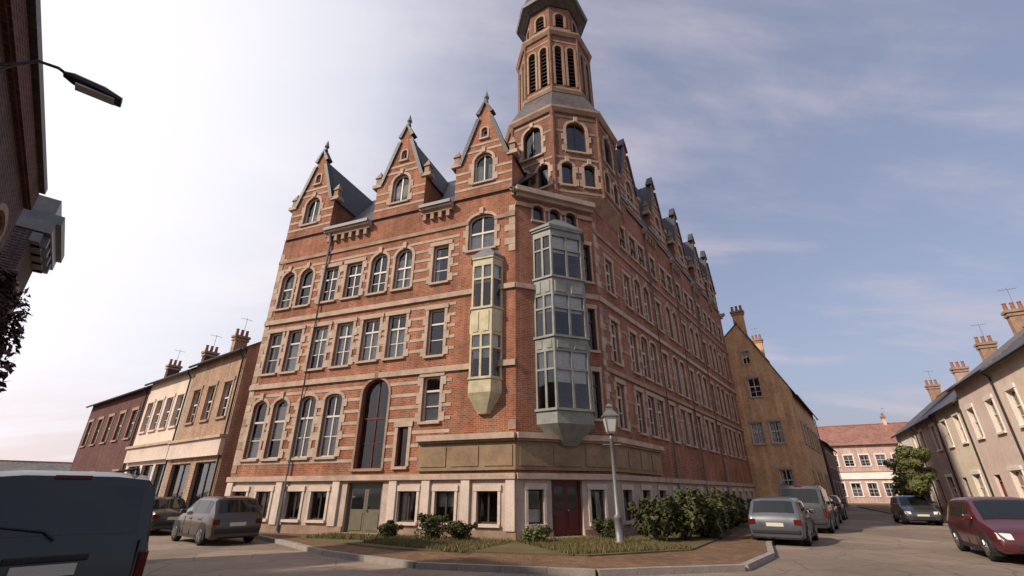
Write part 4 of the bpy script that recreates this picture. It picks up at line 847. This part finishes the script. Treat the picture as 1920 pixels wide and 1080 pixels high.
# ------------------------------------------------------------------ vehicles
def car(label, loc, heading, paintm, L=4.2, Wd=1.74, H=1.45, belt=.92, style='hatch', group=None, cat='car', name='parked_car'):
    T = thing(name, label, cat, (loc[0], loc[1], .002), math.atan2(math.cos(R(heading)), math.sin(R(heading))), group)
    f, r_ = L/2, -L/2; w0 = Wd/2; wr = .31 if style != 'van' else .335; xf, xr = f-.80, r_+.76
    # stations: x, top height, half-width factor, underside height
    S_ = {'hatch': [(r_, .60, .86, .36), (r_+.02, .80, .93, .26), (r_+.10, belt+.02, .97, .2), (r_+.46, H-.06, .985, .18), (r_+.8, H-.01, 1, .18), (-.12, H, 1, .18), (f-1.78, H-.05, 1, .18), (f-1.02, belt+.03, .99, .18), (f-.5, belt-.09, .965, .2), (f-.14, .70, .91, .24), (f-.02, .58, .85, .28), (f, .48, .82, .34)],
          'van': [(r_, .60, .93, .40), (r_+.02, .90, .96, .28), (r_+.05, belt+.02, .975, .22), (r_+.20, H-.07, .985, .2), (r_+.5, H-.01, 1, .2), (-.1, H, 1, .2), (f-1.55, H-.06, 1, .2), (f-.78, belt+.06, .985, .2), (f-.36, belt-.08, .96, .22), (f-.1, .78, .92, .25), (f-.01, .62, .86, .3), (f, .5, .83, .36)],
          'saloon': [(r_, .60, .85, .36), (r_+.02, .82, .92, .26), (r_+.12, belt-.02, .95, .22), (r_+.72, belt+.04, .975, .19), (r_+1.32, H-.04, .99, .18), (-.12, H, 1, .18), (f-1.85, H-.05, 1, .18), (f-1.08, belt+.03, .99, .18), (f-.5, belt-.08, .965, .2), (f-.14, .71, .91, .24), (f-.02, .58, .85, .28), (f, .48, .82, .34)]}[style]
    tin = .80 if style != 'van' else .89
    secs = []
    for x, t, k, zb in S_:
        w = w0*k; b = min(belt, t-.05); g = max(0, min(1, (t-b)/(H-belt)))
        wt = w*(.93*(1-g) + tin*g); zl = min(.5, zb+(t-zb)*.45)
        half = [(w*.86, zb), (w*.97, zb+.06), (w, zl), (w*.995, max(zl+.02, b-.1)), (w*.965, b), (w*.965+(wt-w*.965)*.86, b+(t-b)*.80), (wt*.90, t-.025), (wt*.5, t-.003+.012*g)]
        secs.append([Vector((x, y, z)) for y, z in half] + [Vector((x, -y, z)) for y, z in half[::-1]])
    mb = MB(); n = 16
    mb.rings([sc for sc in secs][::-1])
    me = mb.mesh('body', paintm, True)
    me.set_sharp_from_angle(angle=R(38))
    link('body', me, T)
    def patch(i, j, a, b, u0, u1, v0, v1, nm, mat='car_glass', off=.006):
        A, B_, C, D_ = secs[i][a], secs[j][a], secs[j][b], secs[i][b]
        def pt(u, v): return A.lerp(B_, u).lerp(D_.lerp(C, u), v)
        pts = [pt(u0, v0), pt(u1, v0), pt(u1, v1), pt(u0, v1)]; nr = (pts[1]-pts[0]).cross(pts[3]-pts[0]).normalized()
        if nr.dot(pts[0]-Vector((0, 0, .8))) < 0: nr = -nr
        build(MB().hexa([p_-nr*.02 for p_ in pts] + [p_+nr*off for p_ in pts]), nm, mat, T)
    ri, wi = (2, 6) if style != 'saloon' else (3, 6)
    def screen(i, u0, u1, nm):
        mbp = MB(); rows = []
        for u in (u0, u1):
            pr = [secs[i][k].lerp(secs[i+1][k], u) for k in (6, 7, 8, 9)]; pr[0] = pr[0].lerp(pr[1], .10); pr[3] = pr[3].lerp(pr[2], .10); rows.append(pr)
        nr = (rows[0][2]-rows[0][1]).cross(rows[1][1]-rows[0][1]).normalized()
        if nr.z < 0: nr = -nr
        for k in range(3):
            a, b, c, d = rows[0][k], rows[0][k+1], rows[1][k+1], rows[1][k]
            mbp.hexa([q-nr*.02 for q in (a, b, c, d)] + [q+nr*.007 for q in (a, b, c, d)])
        build(mbp, nm, 'car_glass', T)
    screen(ri, .12, .86, 'rear_window'); screen(wi, .08, .93, 'windscreen')
    for a, b in ((4, 5), (11, 10)):
        segs = {'hatch': ((3, 4, .25, .96), (4, 5, .03, .96), (5, 6, .04, .97)), 'van': ((3, 4, .35, .96), (4, 5, .03, .97), (5, 6, .03, .97)), 'saloon': ((4, 5, .05, .96), (5, 6, .04, .97))}[style]
        for (q0, q1, u0, u1) in segs: patch(q0, q1, a, b, u0, u1, .08, .97, 'side_window')
    for sg in (-1, 1):
        for xx in (secs[5][0].x, secs[6][0].x+.35, secs[4][0].x+.1): build(MB().box(xx-.006, xx+.006, *sorted((sg*(w0-.05), sg*(w0+.001))), .3, belt-.08), 'door_seam', 'plastic_dark', T)
        build(MB().box(xr+.4, xf-.4, *sorted((sg*(w0-.1), sg*(w0+.004))), .2, .3), 'sill', 'plastic_dark', T)
    for x in (xf, xr):
        for sg in (-1, 1):
            build(MB().prism([(x+(wr+.07)*math.cos(R(a)), wr+(wr+.07)*math.sin(R(a))) for a in range(-25, 206, 15)], *sorted((sg*(w0-.24), sg*(w0+.003)))), 'wheel_arch', 'plastic_dark', T)
            def mkw():
                return MB().rings([[(q_*math.cos(2*math.pi*k/20), y, q_*math.sin(2*math.pi*k/20)) for k in range(20)] for q_, y in ((wr*.62,-.1),(wr*.93,-.1),(wr,-.07),(wr,.07),(wr*.93,.1),(wr*.62,.1))]).mesh('wheel', 'rubber', True)
            wh = link('wheel', cached(('wheel', wr), mkw), T, (x, sg*(w0-.085), wr))
            def mkr():
                mb = MB().rings([[(q*math.cos(2*math.pi*k/16), y, q*math.sin(2*math.pi*k/16)) for k in range(16)] for q, y in ((wr*.63,.085),(wr*.58,.11),(wr*.2,.10),(.04,.115))])
                for k in range(5):
                    a = 2*math.pi*k/5; c_, s_ = math.cos(a), math.sin(a); mb.hexa([(c_*u-s_*v_, y, s_*u+c_*v_) for y in (.1,.125) for u, v_ in ((.05,-.03),(wr*.57,-.025),(wr*.57,.025),(.05,.03))])
                return mb.mesh('rim', 'rim_metal')
            link('rim', cached(('rim', wr), mkr), wh, (0,0,0), 0 if sg > 0 else math.pi)
    for sg in (-1, 1):
        yo, yi = sg*w0*.90, sg*w0*.56
        bevel(build(MB().hexa([(f-.2,yi,.54),(f-.3,yo,.54),(f-.035,yo*.97,.55),(f+.004,yi,.55),(f-.3,yi,.70),(f-.4,yo,.72),(f-.15,yo*.97,.69),(f-.1,yi,.68)]), 'headlight', 'lens_clear', T), .015, 2)
        if style == 'van': bevel(build(MB().box(r_-.006, r_+.12, *sorted((sg*w0*.86, sg*w0*.965)), .62, .98), 'tail_light', 'lens_red', T), .015, 2)
        else: bevel(build(MB().box(r_-.004, r_+.2, *sorted((sg*w0*.68, sg*w0*.94)), .62, .80), 'tail_light', 'lens_red', T), .02, 2)
        bevel(build(MB().box(secs[7][0].x-.38, secs[7][0].x-.24, *sorted((sg*(w0-.03), sg*(w0+.16))), belt+.01, belt+.15), 'mirror', paintm, T), .03, 2)
        for xx in (secs[5][0].x+.12, secs[5][0].x-.75): build(MB().box(xx-.09, xx+.09, *sorted((sg*(w0-.02), sg*(w0+.02))), belt-.15, belt-.12), 'handle', 'plastic_dark', T)
    bevel(build(MB().box(f-.1, f+.012, -w0*.55, w0*.55, .32, .44), 'grille', 'plastic_dark', T), .01, 2); bevel(build(MB().box(r_-.03, r_+.12, -w0*.86, w0*.86, .36, .5), 'bumper', 'plastic_dark', T), .03, 2)
    build(MB().box(f+.01, f+.02, -.26, .26, .45, .55), 'number_plate', 'plate', T)
    if style != 'van': build(MB().box(r_-.012, r_+.05, -.26, .26, .58, .69), 'number_plate', 'plate', T)
    else:
        build(MB().box(r_-.004, r_+.1, -.26, .26, .80, .91), 'number_plate', 'plate', T)
        bevel(build(MB().box(r_-.012, r_+.1, -.34, .34, .93, .99), 'tailgate_handle', 'plastic_dark', T), .012, 2)
        for sg in (-1, 1): build(MB().box(r_+.005, r_+.06, *sorted((sg*w0*.83, sg*w0*.84)), .5, belt+.02), 'tailgate_seam', 'plastic_dark', T)
        build(MB().box(r_-.0, r_+.06, -w0*.83, w0*.83, .56, .57), 'tailgate_seam', 'plastic_dark', T)
        build(MB().tube([(r_+.0, 0, belt+.06), (r_+.05, .1, belt+.14), (r_+.08, .48, belt+.2)], .012, 6), 'rear_wiper', 'plastic_dark', T)
        build(MB().box(r_+.17, r_+.3, -.16, .16, H-.09, H-.055), 'brake_light', 'lens_red', T)
        for sg in (-1, 1): build(MB().tube([(r_+.5, sg*w0*.7, H-.03), (r_+.6, sg*w0*.7, H+.05), (f-1.8, sg*w0*.7, H+.05), (f-1.7, sg*w0*.7, H-.05)], .018, 6), 'roof_rail', 'plastic_dark', T)
    return T
p = az(-42.6)*9.6
car('black van parked on the left, close to the camera, seen from behind', (p.x, p.y), -47, 'paint_teal', 4.4, 1.84, 1.84, 1.08, 'van', cat='van', name='parked_van')
car('dark brown hatchback parked in front of the tan low house', (-10.9, 18.9), -50, 'paint_brown', 4.0, 1.7, 1.5, group='cars parked along the left street')
car('black saloon parked behind the dark brown hatchback on the left street', (-16.0, 22.9), -54, 'paint_black', 4.4, 1.72, 1.45, style='saloon', group='cars parked along the left street')
car('graphite hatchback third in the parked row on the left street', (-21.4, 27.0), -54, 'paint_graphite', 4.0, 1.7, 1.5, group='cars parked along the left street')
car('silver car farthest away in the parked row on the left street', (-31, 34.4), -54, 'paint_silver', 4.2, 1.72, 1.46, group='cars parked along the left street')
def kp(s_, o_): p_ = Vector((11.3, 22.4)) + V*s_ - NR*o_; return (p_.x, p_.y)
car('blue grey hatchback parked first along the shaded side of the right street', kp(-3.6, 1.0), 36, 'paint_slate', 3.9, 1.7, 1.48, group='cars parked along the right street')
car('graphite tall van parked beyond the blue grey hatchback', kp(3.4, 1.15), 36, 'paint_graphite', 4.6, 1.86, 1.95, 1.1, 'van', 'cars parked along the right street', 'van', 'parked_van')
car('black saloon parked beyond the graphite van', kp(9.6, 1.05), 36, 'paint_black', 4.4, 1.72, 1.45, style='saloon', group='cars parked along the right street')
car('dark teal hatchback farthest along the shaded side of the right street', kp(16, 1.05), 36, 'paint_teal', 4.1, 1.72, 1.5, group='cars parked along the right street')
p = tp(-8.4, -5.5); car('dark red car parked in front of the white terrace house at right', p, 209, 'paint_wine', 4.2, 1.76, 1.5, group='cars parked by the terrace')
p = tp(9.5, -4.5); car('dark graphite car parked in front of the terrace beyond the dark red one', p, 209, 'paint_graphite', 4.1, 1.72, 1.46, group='cars parked by the terrace')

# ------------------------------------------------------------------ lamps
lpz = thing('lamp_post', 'grey lamp post with glazed lantern standing before the canted corner', 'lamp post', (3.32, 16.05, .12))
build(MB().lathe([(.17,0),(.17,.12),(.12,.16),(.12,.75),(.15,.8),(.075,.9),(.06,2.2),(.055,3.1),(.09,3.14),(.05,3.2),(.05,3.3)], 12), 'column', 'post_grey', lpz, smooth=True)
build(MB().tube([(-.3,0,2.95),(.3,0,2.95)], .022, 8), 'ladder_bar', 'post_grey', lpz)
lan = build(MB().rings([[(a*r_, b*r_, z) for a, b in ((-1,-1),(1,-1),(1,1),(-1,1))] for r_, z in ((.11,3.3),(.11,3.36),(.125,3.36))]), 'lantern', 'post_grey', lpz)
for sx in (-1, 1):
    for sy in (-1, 1): build(MB().tube([(sx*.125,sy*.125,3.36),(sx*.2,sy*.2,3.85)], .014, 6), 'glazing_bar', 'post_grey', lan)
for k in range(4):
    a = k*math.pi/2; build(MB().poly([(-.115,-.12,3.36),(.115,-.12,3.36),(.19,-.192,3.85),(-.19,-.192,3.85)]), 'pane', 'lamp_glass', lan, (0,0,0), a)
build(MB().rings([[(a*r_, b*r_, z) for a, b in ((-1,-1),(1,-1),(1,1),(-1,1))] for r_, z in ((.24,3.85),(.24,3.89),(.1,4.08),(.1,4.16),(.13,4.18),(.03,4.3))]), 'lantern_roof', 'post_grey', lan)
# wall lamp on the left building, arm reaching over the street
wl = thing('wall_lamp', 'dark street lamp on a curved wall bracket against the bright sky', 'street lamp', (*lp(7.75, 2.42), 6.62), lang)
# local: x along the street, y left (into the wall)
build(MB().box(-.08, .08, -.03, .05, -.25, .2), 'wall_plate', 'iron', wl)
build(MB().tube([(0,0,0), (.0,-.2,.08), (.03,-.42,.3), (.05,-.55,.48), (.07,-.75,.52), (.08,-.9,.46)], .022, 8), 'bracket', 'iron', wl, smooth=True)
build(MB().tube([(0,0,-.2), (.0,-.25,.0), (.03,-.42,.29)], .012, 6), 'stay', 'iron', wl)
hd = build(MB().rings([[(.08+a*wx, -.88-y_, .46-.12*y_+b*wz) for a, b in ((-1,-.5),(1,-.5),(1,.3),(.5,1),(-.5,1),(-1,.3))] for y_, wx, wz in ((-.06,.04,.04),(.05,.09,.07),(.4,.13,.085),(.62,.1,.05))]), 'lamp_head', 'iron', wl)
build(MB().box(-.0, .16, -1.42, -.98, .335, .36), 'lens', 'lamp_glass', hd)
scene.render.resolution_x, scene.render.resolution_y = 1024, 576
